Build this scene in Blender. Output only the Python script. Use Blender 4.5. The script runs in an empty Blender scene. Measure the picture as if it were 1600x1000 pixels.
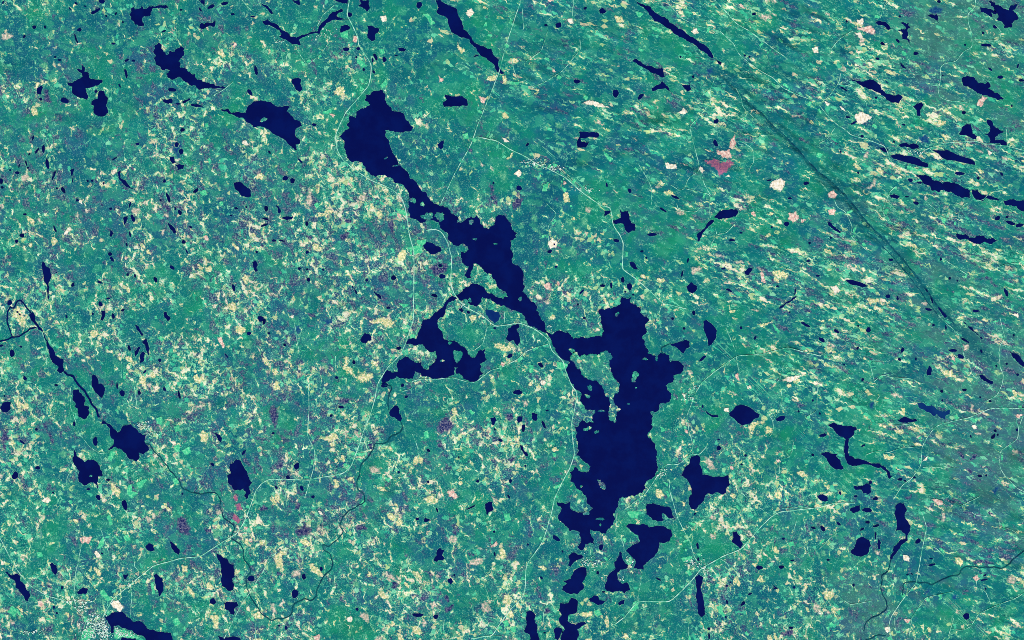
import bpy, bmesh, math, random, re
import numpy as np
from mathutils import Vector
from mathutils.geometry import delaunay_2d_cdt

random.seed(7)
rng = np.random.default_rng(7)
scene = bpy.context.scene
# 1 unit = 10 pixels of the 1600 x 1000 photograph (about 300 m on the ground)
# ---------------------------------------------------------------- camera
CAM_H = 800.0
cam_data = bpy.data.cameras.new("camera")
cam = bpy.data.objects.new("camera", cam_data)
scene.collection.objects.link(cam)
cam.location = (0, 0, CAM_H)
cam.rotation_euler = (0, 0, 0)
cam_data.sensor_width = 36
cam_data.lens = 36 * CAM_H / 160.0
cam_data.clip_start = 1
cam_data.clip_end = 6000
scene.camera = cam
# ---------------------------------------------------------------- sky and sun
SUN_EL, SUN_AZ = math.radians(44), math.atan2(0.30, -0.95)
world = bpy.data.worlds.new("World")
scene.world = world
world.use_nodes = True
wn = world.node_tree
for n in list(wn.nodes):
    wn.nodes.remove(n)
sky = wn.nodes.new('ShaderNodeTexSky')
sky.sky_type = 'NISHITA'
sky.sun_disc = False
sky.sun_elevation = SUN_EL
sky.sun_rotation = SUN_AZ
bgn = wn.nodes.new('ShaderNodeBackground')
bgn.inputs['Strength'].default_value = 0.07
wo = wn.nodes.new('ShaderNodeOutputWorld')
wn.links.new(sky.outputs[0], bgn.inputs[0])
wn.links.new(bgn.outputs[0], wo.inputs[0])
sun_data = bpy.data.lights.new("sun", 'SUN')
sun_data.energy = 4.0
sun_data.angle = math.radians(0.5)
sun_data.color = (1.0, 0.96, 0.9)
sun = bpy.data.objects.new("sun", sun_data)
scene.collection.objects.link(sun)
sdir = Vector((math.sin(SUN_AZ) * math.cos(SUN_EL), math.cos(SUN_AZ) * math.cos(SUN_EL), math.sin(SUN_EL)))
sun.rotation_euler = sdir.to_track_quat('Z', 'Y').to_euler()
sun.location = (0, 0, 300)
scene.view_settings.view_transform = 'Standard'
scene.view_settings.look = 'None'
scene.view_settings.gamma = 1
scene.view_settings.exposure = 0.6
scene.view_settings.use_curve_mapping = False
scene.cycles.use_denoising = False
scene.cycles.filter_width = 0.85
K = 1.55            # how bright a white surface comes out; colours below are given as seen and divided by it

COL = scene.collection


def lin(hexs, k=K):
    v = [int(hexs[i:i + 2], 16) / 255 for i in (0, 2, 4)]
    v = [(c / 12.92 if c <= 0.04045 else ((c + 0.055) / 1.055) ** 2.4) for c in v]
    return (min(v[0] / k, .9), min(v[1] / k, .9), min(v[2] / k, .9), 1)


# ---------------------------------------------------------------- traced map data
DATA = r"""
# SRC
L long ragged lake running from top down through the middle to the bottom|584 142 598 140 601 156 608 166 620 174 632 180 640 192 646 199 643 205 632 206 620 206 602 203 608 220 610 230 618 244 624 258 636 268 640 278 652 288 658 298 668 306 678 318 690 322 700 324 706 334 716 340 714 348 728 342 740 340 746 336 750 348 756 356 764 358 772 352 774 340 778 336 790 338 798 348 800 358 808 364 806 372 798 376 798 388 802 400 802 412 816 422 818 440 816 456 824 464 834 472 838 486 850 502 852 514 858 520 862 523 874 516 890 522 896 530 916 528 940 526 944 518 938 504 938 492 934 486 948 482 960 479 970 474 972 464 985 464 986 474 996 480 1004 478 1000 488 1014 498 1008 510 1010 520 1004 530 1008 540 1012 552 1026 558 1034 552 1046 555 1048 566 1060 564 1068 574 1066 582 1052 586 1052 598 1040 603 1048 614 1046 628 1032 630 1024 644 1016 644 1019 658 1013 676 1020 690 1026 704 1026 718 1028 730 1024 744 1008 756 1004 770 992 776 972 776 966 792 958 804 958 820 946 834 936 830 922 826 926 840 928 850 914 850 910 860 902 854 908 844 906 832 890 830 882 820 872 810 876 792 870 784 880 786 890 784 898 798 920 800 926 794 916 784 912 772 900 762 891 752 890 738 898 730 906 736 920 736 922 728 910 720 900 712 902 700 900 684 898 668 908 658 928 660 930 640 914 640 906 626 908 614 896 600 886 574 890 566 880 562 870 552 864 540 860 528 852 520 840 516 828 510 820 500 816 490 796 482 780 476 760 466 754 464 752 472 744 480 726 470 716 466 712 460 728 448 736 444 756 448 762 458 776 464 794 464 790 456 776 444 770 436 768 428 756 424 748 414 740 412 738 422 736 434 726 432 730 422 732 416 722 410 720 400 720 394 732 390 726 382 712 384 702 376 700 366 688 356 686 348 656 348 641 340 638 316 632 292 618 286 606 278 588 276 574 268 566 254 552 254 542 246 538 226 530 214 538 206 546 200 542 194 546 180 556 184 558 174 572 168 578 164 570 156 572 148
L many-armed dark lake left of the long central lake, enclosed by pale roads|714 467 706 470 698 478 696 486 684 500 684 508 692 522 694 530 710 532 724 542 731 549 732 554 742 559 748 548 758 544 758 558 761 562 750 568 751 580 756 584 748 592 736 597 724 592 722 586 713 584 716 574 710 574 709 586 690 590 672 590 648 580 646 592 632 592 620 588 610 592 597 600 598 588 606 578 622 580 620 570 632 558 640 560 658 566 668 578 676 568 682 560 680 548 666 546 656 538 646 540 634 538 638 530 650 530 652 520 658 510 662 500 672 498 686 484 697 470 702 464 712 464
I 894 553 902 550 906 558 920 554 934 555 948 548 958 558 952 570 958 588 967 604 967 612 961 615 956 622 960 630 970 640 963 646 963 658 960 661 952 656 951 646 952 638 952 624 946 618 942 606 928 594 922 593 910 586 902 576 898 568 892 556
# 00
L ragged black lake with a thin arm to its right near the top left|1010 110 1030 60 1045 55 1050 80 1085 70 1105 45 1120 70 1165 50 1190 45 1240 42 1310 47 1320 60 1290 68 1230 60 1190 68 1180 110 1150 130 1115 135 1115 175 1125 200 1100 205 1075 195 1050 185 1020 150
L claw-shaped dark lake with three upper fingers and a trailing tail|1205 360 1240 330 1265 350 1275 400 1300 430 1330 395 1355 400 1360 420 1380 380 1415 360 1440 410 1420 450 1395 480 1410 530 1440 525 1470 560 1525 580 1540 620 1600 640 1650 656 1690 672 1760 680 1760 688 1690 690 1640 686 1590 695 1540 690 1480 665 1430 630 1400 600 1370 615 1310 605 1295 580 1330 550 1270 550 1215 500 1200 460 1215 430
L fork-necked dark lake above a rounded two-lobed lake|600 540 640 545 645 510 665 530 660 560 695 570 700 610 740 620 800 620 800 645 770 665 720 680 670 690 690 750 680 780 640 765 600 755 560 710 565 675 530 665 525 645 570 645 620 615 645 600 640 575 610 555
L rounded two-lobed lake just below the fork-necked dark lake|775 710 810 710 845 770 830 830 845 880 810 910 770 910 730 880 735 830 710 815 725 785 765 775
L |290 690 320 668 338 685 325 710 320 740 290 735
L |705 100 780 60 785 75 745 105 715 110
L |1265 775 1345 770 1350 810 1310 810 1275 795;1420 795 1480 765 1490 775 1430 810;1550 0 1600 0 1600 50 1570 25
E 505 785 33 23 20;318 775 12 12 0;795 10 25 18 0;985 575 38 12 80;620 233 18 15 0;595 305 38 8 70;990 472 20 9 -20;1042 475 14 8 0;885 342 16 8 0;1345 702 36 15 5;1535 825 52 11 8;1580 205 22 25 0;268 212 18 14 0;750 715 14 11 0;190 285 16 9 -60;1565 75 20 8 60;1415 78 12 6 0;595 28 14 8 30;465 470 14 7 0;432 447 10 6 0;935 670 18 6 60;352 212 12 8 90;960 175 8 8 0;905 108 14 6 -60;1280 245 20 6 -20;1390 812 14 7 0;830 127 8 8 0;665 50 12 5 20;545 68 12 6 50;25 20 14 6 -70
Y 290 650 375 630 380 655 300 665 280 690 275 670;345 100 375 120 360 130
D 330 690 400 700 410 790 390 830 330 810 340 750
T 0 270 90 260 110 300 50 320 0 310
# 10
L curved river-like lake bowed downwards across the top|450 170 490 150 530 180 580 205 600 230 650 255 670 285 715 295 760 270 820 255 880 245 890 210 920 170 960 140 1000 90 1040 85 1075 70 1080 90 1045 100 1030 125 1060 140 1130 150 1110 155 1050 155 990 160 950 180 930 210 905 240 900 265 850 262 800 278 760 295 735 315 750 355 720 345 685 345 640 315 580 290 600 265 580 235 540 215 500 195 465 190
L broad shield-shaped lake left of the top lobe of the long lake|125 855 180 850 210 885 320 880 345 820 430 785 460 790 520 800 540 820 600 835 640 825 665 835 640 870 670 900 700 935 745 950 760 985 720 1000 705 1040 750 1100 745 1120 710 1130 720 1170 700 1170 660 1135 620 1090 560 1060 500 1015 440 990 380 995 340 960 300 920 240 910 190 890 130 865
L |1065 205 1100 195 1140 210 1120 235 1060 255;1210 0 1280 0 1290 65 1275 90 1250 70 1200 45 1225 30;1010 0 1120 0 1115 30 1060 20;1270 205 1300 200 1365 220 1355 255 1330 270 1335 310 1300 320 1270 295 1275 260;435 25 460 40 490 45 520 80 540 105 520 112 495 80 460 50;680 0 740 0 745 40 720 35 695 20;0 180 60 180 80 155 85 170 75 210 40 200 0 220;680 620 720 610 755 620 750 660 760 700 740 720 715 705 700 670 680 650;1315 425 1330 415 1350 450 1345 475 1330 465
E 50 52 32 14 -20;155 28 30 12 -15;400 550 38 14 80;352 722 28 16 50;1105 385 24 17 0;1312 470 18 8 90;1200 380 16 14 0;1540 388 32 14 10;1403 465 22 16 90;375 130 20 7 5;218 112 16 8 0;1242 545 10 10 0;1320 562 14 10 60;1495 435 12 5 0;855 975 18 12 0;1185 447 8 8 0;1130 115 20 20 0
J 460 935 25 15 -30
W 1375 130 1410 125 1415 160 1390 165
P 1155 280 1195 285 1185 330 1160 320;975 890 1020 900 1000 920
F 1060 260 1115 240 1115 300 1075 290;1190 450 1230 480 1270 510 1230 520 1195 490;920 870 990 850 985 885 930 890;1380 670 1415 620 1420 660 1385 695;745 460 790 520 770 510;1210 660 1250 710 1220 690;1205 615 1240 620 1235 650;510 380 540 395 525 405
R 1130 0 1110 120 1160 210 1195 290 1200 350 1300 500 1300 570 1280 670 1100 880 1065 950 1045 1000 1020 1060 1030 1160 1070 1240 1150 1310 1280 1400 1400 1450 1480 1490 1540 1550 1570 1640 1595 1820 1632 1960 1635 2040 1630 2500 1600 2580 1570 2680 1530 2770 1430 2870 1370 2960 1350 3000 1330 3110 1300 3220 1240 3370 1190 3520 1140 3650 1080 3700 850 3740
R 290 0 370 90 480 130;990 230 960 350 900 430 800 510 720 390;880 200 920 120 1010 40;800 660 810 830;650 400 615 550;220 640 150 700 60 750
# 20
L straight tapering lake slanting down at the top, with white clearing at its foot|205 0 240 0 300 40 375 80 385 130 410 180 420 230 460 265 490 310 560 360 600 375 640 380 650 420 700 470 700 530 745 575 700 575 670 540 655 500 600 455 545 420 520 375 480 345 470 310 430 295 380 280 330 255 310 210 300 150 270 125 210 95 225 60
L blocky box-shaped lake between the long lake's top lobe and a pale power line|275 740 360 755 410 750 450 780 455 825 390 835 330 835 270 835 260 800 290 780
L |1140 185 1180 175 1185 210 1160 220 1140 210;1480 80 1510 60 1545 85 1520 105 1490 105
E 75 40 22 27 0;1307 637 26 17 0;1065 198 14 8 0;1372 65 16 10 -40;520 437 22 6 -15
W 440 100 480 70 500 100 470 135;1235 155 1270 150 1280 180 1260 180;1345 805 1400 790 1480 810 1560 840 1500 835 1430 815
Y 720 590 760 590 775 670 730 650;380 330 440 390 400 415 375 370
P 540 750 590 770 580 820 560 790;225 590 270 625 235 640;1110 530 1140 560 1120 560
F 100 110 140 110 195 180 165 190 140 140;785 640 855 640 850 655 785 655;570 210 605 165 600 200
R 870 0 790 240 740 400 700 560 650 690 530 980 480 1130 350 1360 240 1600
R 880 60 890 230;950 690 1080 630 1200 550 1340 380 1330 310;1280 0 1270 170;910 480 1030 400 1080 240;800 430 810 540 850 620
# 30
L straight knife-like lake slanting down to the dark fault valley|165 0 210 30 280 50 330 105 390 130 430 175 500 225 560 260 640 310 700 345 745 390 775 450 760 455 700 405 650 370 590 330 540 300 480 270 440 230 380 195 310 165 270 110 230 60 180 30
L |790 460 840 490 830 510 810 495;140 475 170 460 210 480 260 515 330 535 375 530 385 570 395 600 370 605 320 575 250 540 190 510;290 690 350 660 380 635 400 660 440 715 400 690 340 695 300 715;525 665 560 665 595 660 600 700 570 715 545 690
E 205 755 30 15 -50;10 730 22 34 0;795 948 24 16 -40;1090 110 16 10 0;615 600 10 10 0;517 445 8 8 0;1055 445 8 8 0;1020 435 8 8 0
T 1110 120 1200 110 1260 155 1190 165;1380 900 1480 870 1480 890 1400 920
W 605 245 640 225 655 255 620 265;500 880 540 845 570 880 530 890;1545 380 1590 370 1590 410 1560 410
Y 5 130 60 140 70 170 20 170
F 290 200 380 230 350 245 300 225;160 80 220 110 190 140
B 705 550 770 510 780 570 730 590
R 780 0 860 80 960 190 1050 240 1200 350 1280 410 1350 460;400 0 520 140 640 200 820 240 930 340 970 420 1050 490 1150 560 1240 610 1320 690 1430 740 1560 790;790 600 750 690 750 810;690 745 750 690;840 720 820 650 870 655;950 690 990 770 1000 830 1045 885 990 940 910 935;1060 890 1170 1000;590 990 720 840;1550 380 1690 430
# 40
L spiky many-fingered lake in the top right corner|1320 0 1350 10 1380 40 1420 45 1450 70 1480 80 1490 45 1545 30 1545 50 1510 80 1540 110 1555 150 1520 165 1500 185 1510 215 1440 220 1450 195 1420 165 1385 150 1400 125 1370 95 1340 40
L |1255 60 1300 60 1350 75 1390 100 1380 115 1345 98 1355 135 1300 105 1260 95;860 115 900 120 920 110 930 130 925 160 935 190 915 160 880 140 845 130;440 175 480 165 540 190 560 225 545 235 510 205 460 195
L jagged thin lake with a long drooping tail near the top right|640 175 680 190 700 180 710 215 690 240 690 290 725 370 700 335 680 310 650 305 655 260 615 240 670 230 675 210
L fish-shaped dark lake slanting right, above a small wedge lake|245 620 300 630 350 635 390 620 440 635 480 670 485 700 530 735 580 745 620 735 650 760 620 810 560 800 500 750 440 715 380 695 310 660
L small wedge lake below the tail of the fish-shaped lake|730 830 800 800 815 815 790 860 790 905 765 905 760 860
L broad tapering lake with a bristly upper end above a pink clearing|1115 620 1160 590 1190 600 1220 610 1240 645 1290 655 1330 650 1340 680 1320 690 1390 725 1450 765 1430 780 1380 770 1300 745 1230 730 1180 690 1120 650
L |630 490 660 510 680 540 650 530
E 615 320 20 10 50;495 342 20 12 20;755 418 20 14 0;190 693 32 8 28;1305 353 44 12 0;1415 603 24 13 0;1335 540 22 8 40;1130 880 18 13 0;1375 210 22 13 20;1280 258 10 10 0;935 12 16 12 0;1552 515 18 8 -70;1580 628 24 10 0;455 458 16 10 0;630 130 10 8 0;215 168 9 9 0;225 915 20 8 0;270 960 30 8 -30;445 765 9 9 0;1140 352 8 8 0;1505 828 8 8 0;660 975 14 6 20;965 590 8 5 0
W 295 155 345 145 340 190 300 165;270 255 320 260 345 300 325 305;285 900 330 880 380 900 405 915 360 950 320 970 290 940;40 790 80 810 60 825;160 830 210 870 180 850
P 305 215 350 220 410 200 440 265 380 250 340 235 300 230;1240 800 1280 750 1310 765 1260 830 1235 825
B 830 60 900 40 990 60 960 120 850 110
R 1220 0 1220 50 1160 110 1165 190 1190 250 1195 370 1130 400 1070 480 980 495 945 525 945 650 925 700 940 760 1000 785 1170 805;1200 310 1400 315 1430 380 1490 440;1410 300 1420 240 1370 190;0 810 80 750 150 650 170 570;150 660 240 670 290 700 310 760 370 790 370 830;0 820 60 900 160 990 190 1000 240 1050 400 1100 510 1140 540 1200 550 1250 620 1300 690 1330;550 0 490 80 480 140;90 390 150 310 260 240
# 01
L |405 395 420 340 445 335 430 375 410 410;545 330 585 320 570 360 570 430 560 400;915 350 945 330 940 390 985 410 1010 450 1040 475 990 465 950 420 925 390;965 695 1000 690 990 730 970 775 965 740;865 790 890 825 865 855 855 840;1325 225 1360 220 1375 270 1350 280;1370 285 1440 290 1430 320 1390 330
E 340 163 32 13 -85;290 178 26 9 -55;370 280 40 15 80;495 485 28 14 65;258 78 22 8 -75;205 275 24 7 80;10 415 16 22 0;1038 705 34 14 65;1380 130 18 20 0;1415 185 20 22 0;1315 545 42 12 72;1405 660 24 14 55;1345 785 50 14 55;1435 890 16 16 0;1255 565 8 8 0;1075 125 18 10 0;172 840 18 18 0;135 350 18 12 0;895 240 24 6 -30;1285 415 12 14 0;1530 490 24 14 -40;1425 15 18 16 0;1370 630 12 8 90;1015 830 24 8 80;130 885 14 14 0;430 790 30 8 65;860 985 16 16 0;990 912 14 8 70;1015 600 26 8 -70;605 565 12 12 0;865 632 12 8 0;685 415 9 9 0;720 413 9 9 0;810 433 12 6 -65;150 298 16 5 -75;218 312 8 8 0;230 205 12 6 -50;80 330 8 8 0;18 465 10 10 0;195 675 14 10 0;445 472 8 8 0;1460 965 24 6 60;1490 775 14 8 40
B 1290 100 1430 60 1440 180 1420 260 1480 360 1440 350 1370 290 1330 180
Y 415 640 450 650 435 700
W 595 570 640 560 640 590;495 840 520 800 545 770 555 790 520 830
T 1260 800 1295 785 1280 830 1250 860;290 710 325 700 320 790 305 780
D 1250 570 1360 630 1310 660 1270 620;1400 720 1450 710 1520 860 1480 860 1440 790
# 11
L |225 435 270 420 310 450 360 485 365 535 290 535 265 500 230 460;555 600 575 610 595 640 590 670 570 660;585 705 640 690 690 690 680 715 640 720
E 630 392 22 20 0;685 412 20 20 0;480 630 18 22 0;797 748 14 18 0;745 255 30 7 45;505 190 14 8 60;540 880 18 10 0;245 628 14 10 0;475 710 26 9 10;600 880 25 7 15;465 760 30 8 -15;205 685 8 5 0;800 970 14 14 0;405 970 10 10 0;325 620 8 8 0
J 1415 235 14 6 -35;1490 295 25 6 -10
Y 880 660 1010 660 950 690 890 690;880 430 900 440 890 520 870 500
T 800 460 820 460 850 560 835 690 815 640;1180 550 1240 520 1280 560 1230 580;700 520 740 515 735 550 710 550
D 1040 830 1100 800 1150 830 1090 900 1050 870;1420 720 1470 710 1500 830 1480 860 1440 800;1060 690 1150 710 1150 750 1090 740
F 1480 620 1560 650 1590 690 1560 680
# 21
L |215 130 250 100 270 95 265 150 240 168;1320 30 1400 35 1480 45 1475 75 1400 70 1335 80 1340 110 1400 110 1380 150 1310 155 1305 110 1330 65;1520 650 1570 645 1560 670 1520 690;105 920 130 890 180 900 240 930 250 960 210 980 160 985 130 960
E 855 470 23 20 0;920 130 16 10 -50;1540 445 18 8 75;1095 965 20 14 -30;1130 908 7 7 0;655 430 8 8 0;1595 735 14 8 90
J 480 735 22 15 80;140 690 45 25 0;235 690 40 30 0;510 868 20 6 5;670 905 14 5 0;25 565 25 20 0;100 595 18 14 90
I 350 945 420 910 465 945 430 965 370 970
W 1085 890 1120 865 1150 890 1140 930 1100 940 1080 910;820 360 850 330 870 345 855 380;720 70 780 110 740 105
T 1370 620 1430 620 1410 660 1370 650;540 240 600 290 560 310
Y 1210 500 1235 510 1260 570 1220 580;1080 450 1110 420 1090 480;760 240 800 190 790 230
P 1190 400 1225 430 1205 450
F 1045 450 1090 415 1070 490 1040 490;1510 170 1590 240 1570 260 1530 210;420 50 450 40 460 90 430 80;485 80 520 90 500 120;60 880 130 870 100 920 70 920;20 930 100 920 95 975 30 985;1120 275 1150 290 1130 310;1175 455 1220 480 1210 500
D 780 590 850 540 900 540 870 620 800 650;590 420 650 430 670 520 720 620 670 620 620 530;440 150 490 170 540 250 500 230
R 530 70 680 100 790 170 900 220 1010 290 1090 320 1220 390 1330 490 1500 610 1570 620 1590 760 1640 830 1670 900 1660 1100 1730 1150 1830 1230 1980 1370 2170 1415;1070 590 1150 670 1080 770 1085 870 1075 930;130 800 200 790 250 810 300 900 325 1000 330 1000 320 1220 350 1300 420 1390 560 1460 670 1550 760 1540 850 1520 980 1570 1080 1650 1110 1740 1200 1820 1220 1900 1260 2000 1310 2070 1290 2200 1265 2290 1275 2450 1290 2550 1250 2660 1180 2790 1130 2900 1110 3000 1070 3140 1030 3250 920 3400 905 3460 905 3590 880 3670 780 3770 700 3880 645 3965 480 3990
# 31
L leaf-shaped lake joined to a thin tail near the pink-magenta clearing|780 700 820 650 860 640 960 635 970 655 950 690 880 705 820 715
L thin kinked lake trailing down-left from the leaf-shaped lake|770 715 780 730 730 780 690 820 670 880 650 885 645 830 700 790 740 730
L |40 635 60 655 110 650 115 680 130 740 160 750 165 800 110 820 80 790 70 750 0 750 0 720 50 700
E 295 833 38 13 0;790 118 32 15 65;1498 432 24 13 -10;1370 550 16 9 0;920 876 28 8 0;475 540 35 10 20;15 880 24 14 15;215 965 14 8 0;380 640 32 8 30;1345 750 20 20 0;1210 408 20 7 -10;1230 775 8 8 0;1525 900 10 10 0;990 820 12 6 0;120 490 18 14 60
M 690 260 780 240 830 270 900 250 945 270 900 310 870 350 820 375 800 330 770 300 730 280
P 790 170 850 180 900 170 905 200 920 245 860 235 810 205;915 90 940 40 945 120 925 165 905 140;1365 670 1420 655 1440 700 1400 735 1360 710;1455 710 1500 720 1460 745
W 1220 440 1300 400 1330 420 1320 460 1290 495 1270 475 1220 465;400 270 440 290 480 285 485 320 410 310;500 255 570 290 520 275;670 300 700 330 690 345 665 320;870 380 905 385 890 372
Y 705 160 780 190 720 170;365 500 420 490 540 560 500 555 400 515;1140 855 1210 825 1250 850 1180 850;1110 320 1145 325 1120 345
T 305 460 340 445 370 465 340 475;470 650 550 650 540 680 490 675
R 590 0 620 130 660 280 660 340 580 390 545 480 510 490 440 445;560 475 750 520 740 620 750 700;485 590 500 640 640 660 680 610 735 625;670 330 700 440 750 520;780 1000 750 920 800 830 870 825 940 750;800 830 785 770;1060 370 1055 310 1090 270 1080 160 980 100;180 270 260 400 290 470 290 600;0 510 30 550 60 555
# 41
L |1115 -5 1150 -30 1185 -35 1200 45 1235 65 1225 90 1190 80 1140 55 1080 50
L star-shaped dark lake above right of two parallel long lakes|1310 -60 1335 -62 1360 -20 1400 0 1450 35 1410 45 1375 70 1375 95 1420 95 1465 110 1470 135 1430 140 1380 120 1330 115 1330 75 1290 50 1330 30 1335 0 1310 -40
L |620 135 660 115 700 130 740 120 780 140 775 165 740 165 700 150 640 150
L smooth long lake above left of the longest eastern lake|555 215 600 205 630 205 660 215 720 220 780 240 800 260 855 280 850 305 790 300 720 280 650 260 580 240
L smooth pointed long lake above the longest eastern lake|880 172 950 175 1000 172 1060 200 1110 220 1180 240 1215 265 1220 290 1180 285 1120 270 1060 255 1000 250 960 235 930 200
L longest eastern lake, a ragged bar slanting gently towards the picture's edge|750 360 800 370 840 370 880 395 930 415 965 435 1000 420 1060 425 1100 455 1160 475 1180 500 1180 550 1110 545 1050 510 970 480 940 500 880 490 860 450 800 410
L |1190 485 1240 485 1270 520 1310 525 1360 540 1410 560 1400 570 1340 560 1300 550 1270 575 1230 560 1198 520;540 520 590 518 630 540 610 555 560 545;60 735 85 735 170 810 165 825 120 800 70 760
L edge-cut lake at the right edge, beyond the longest eastern lake|1440 570 1480 560 1600 565 1650 570 1650 640 1580 650 1540 610 1460 605
L flat ragged lake low on the right, under the longest eastern lake|1065 825 1110 830 1145 825 1170 855 1220 855 1290 845 1310 870 1360 860 1395 880 1350 910 1290 890 1180 885 1120 870 1070 850
E 510 170 35 18 25;335 65 14 12 0;1097 355 40 14 0;713 408 18 16 0;782 428 20 8 0;757 586 24 13 10;1393 705 24 16 -40;1495 742 40 14 15;1565 760 30 16 -10;1467 697 10 10 0;1425 360 18 10 50;1243 392 12 12 0;685 538 14 5 0;305 350 9 9 0;93 860 10 6 0;168 187 8 8 0;585 108 8 8 0
T 365 470 430 390 470 400 440 460 385 490;820 530 860 540 850 570 825 565;640 685 790 720 700 715;350 210 385 180 380 230 340 250
P 65 510 110 495 140 520 120 545 80 540;70 640 130 640 120 680 80 670
F 690 290 800 330 810 345 690 315;1140 450 1210 470 1180 475;580 470 605 455 600 475
W 1320 180 1345 190 1330 215
B 750 70 830 40 880 80 860 130 790 120
R 830 170 960 120 1080 110 1220 100 1290 125 1460 140 1600 175;620 760 530 720 490 650 530 560 540 510 600 455;850 590 920 640 920 680;1090 780 1090 650 1120 600 1160 585;1195 520 1220 570 1290 560 1330 500 1440 495;0 420 50 470 60 490;110 550 140 620 200 650 260 770 240 840 290 890 400 980;930 710 940 620;120 0 60 90 0 120;970 700 1070 730;1460 10 1470 140
# 02
L kite-shaped lake with a threadlike lower tail at the left|330 40 355 60 360 80 385 90 395 120 400 170 380 230 377 300 384 335 376 345 370 300 368 235 345 200 340 150 330 110
L slender river-like lake below the cream bog at the left edge|225 460 250 435 275 470 290 530 330 570 350 620 375 670 410 720 430 770 470 800 495 800 490 850 505 900 480 915 445 900 455 860 420 840 385 780 370 720 365 670 335 600 300 575 270 530 240 500
L |180 925 215 955 200 975 180 960;790 430 825 425 820 470 805 505 785 500 795 470;1280 440 1300 435 1335 485 1310 510 1285 480;1055 540 1085 550 1125 620 1105 625 1070 580;1110 670 1145 645 1170 720 1165 780 1145 740 1135 700;1050 745 1085 705 1100 720 1070 770 1055 790;1090 790 1115 745 1135 760 1125 820 1095 840
E 75 365 20 22 0;95 760 30 20 80;885 470 24 12 85;785 375 22 16 70;570 225 20 12 -65;1248 815 15 12 90;875 25 24 12 50;1345 90 22 14 45;960 423 16 9 -30;778 205 18 10 20;845 333 14 8 0;1130 905 18 8 -55;1215 185 24 14 60;1055 155 14 8 80;998 147 10 10 0;1010 720 22 12 70;725 453 9 9 0;520 475 14 8 80;440 130 6 5 0;165 710 8 8 0;10 700 16 9 -20;137 438 9 8 0;155 458 8 8 0
Y 85 470 120 400 150 395 195 480 190 560 150 540 135 500 110 480;690 600 760 580 770 610 720 640
R 950 950 950 740 880 670;365 850 360 700 330 590
V 240 450 220 420 190 370 150 335 125 365 125 405 105 415 80 395;75 400 55 440 60 520 80 590 95 630;-20 672 50 660 95 635 150 625 200 600 235 570 285 560;500 905 530 935 580 935 600 1000 630 1025 670 1070 705 1120 715 1160 750 1200 775 1260
# 12
L |370 50 400 35 415 70 405 95 415 115 400 125 380 95;1300 240 1340 290 1380 315 1375 340 1350 320
L jagged star-like pond left of the many-armed lake|1215 650 1240 610 1285 610 1305 655 1260 685 1220 670
E 225 248 28 13 70;437 490 26 22 0;465 515 24 11 -75;810 185 16 16 0;1475 170 20 20 0;1515 720 20 14 0;1165 830 18 12 80;345 605 18 14 0;1265 190 14 10 0;625 695 14 10 40;925 108 9 9 0;1030 950 14 12 0;740 100 14 9 0;800 105 8 8 0;1180 280 20 8 70;1155 240 7 7 0;170 780 20 6 50;1435 405 16 10 0;500 605 12 8 0
Y 1270 500 1350 490 1420 480 1500 510 1440 560 1380 530;1080 800 1130 780 1120 860 1180 940 1250 900 1320 930 1260 990 1180 975 1110 920 1075 880
W 678 470 692 468 694 482 680 484
F 1520 370 1590 380 1550 400
P 100 640 130 640 155 710 140 715
B 900 480 1000 470 1020 530 950 550;700 540 740 540 750 600 710 610
D 530 80 600 130 610 155 550 100;800 440 880 440 870 480 810 470
R 1420 560 1360 690 1300 830;700 510 720 660 740 750;1020 780 1020 890
# 22
L |380 410 410 405 425 430 410 445 385 425;765 570 800 545 850 530 860 550 835 570 860 640 850 700 830 690 815 660 780 670 750 650 770 610
L hazy blue rounded lake above the inner bays of the long lake|590 420 640 420 700 440 710 470 690 510 660 525 620 490 600 460
E 195 310 28 12 20;460 440 14 12 0;1025 852 26 15 50;785 780 26 14 -35;240 75 18 14 0;255 160 24 20 0;1508 232 20 12 0;1575 230 22 10 85;1345 280 30 7 -45;1145 85 10 8 0;1440 825 9 9 0;1365 485 12 8 0;1315 380 8 8 0;665 565 10 8 0
I 345 740 400 740 395 810 370 840 345 790
J 865 335 20 10 -70;315 680 14 10 0;255 818 16 8 0;1270 740 22 16 40;440 350 20 12 0;470 345 14 14 0
Y 630 670 700 680 760 710 790 680 815 700 790 730 680 720;470 470 520 460 520 495 490 500 480 525;540 470 565 465 530 500
P 720 825 740 840 730 870 716 850;1050 220 1090 210 1110 270 1070 260
F 695 860 720 850 715 900;1150 830 1200 840 1240 850 1190 885 1160 870;940 860 965 850 960 910 935 905;5 610 45 620 40 640 5 640
T 1290 870 1400 870 1520 910 1480 930 1400 900;1040 350 1090 330 1110 370 1060 385
D 140 60 230 20 310 40 290 140 200 190 150 130
R 670 550 610 540 590 620 570 690 500 740;740 440 740 520;-60 1060 30 1035 0 985 90 960 180 965 350 950 430 980 510 990 640 890 720 870 840 810 900 750 1000 710 1080 690
# 32
L smooth half-moon lake right of the long lake's upper right arm|695 510 720 500 770 540 800 580 795 640 760 690 735 705 730 650 715 620 695 560
L heart-like lake just right of the long lake, with a wriggling outlet|425 685 490 680 550 655 590 670 590 710 560 725 545 760 500 730 460 705
L |560 240 600 205 645 235 640 270 610 295 575 275;115 45 155 50 195 105 165 105 130 80;1015 120 1050 90 1095 95 1060 130 1045 152 1025 145;1440 510 1480 515 1530 550 1520 560 1470 535
L needle-thin straight lake slanting up to the right|1285 410 1330 370 1410 315 1435 315 1380 355 1320 400
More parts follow.
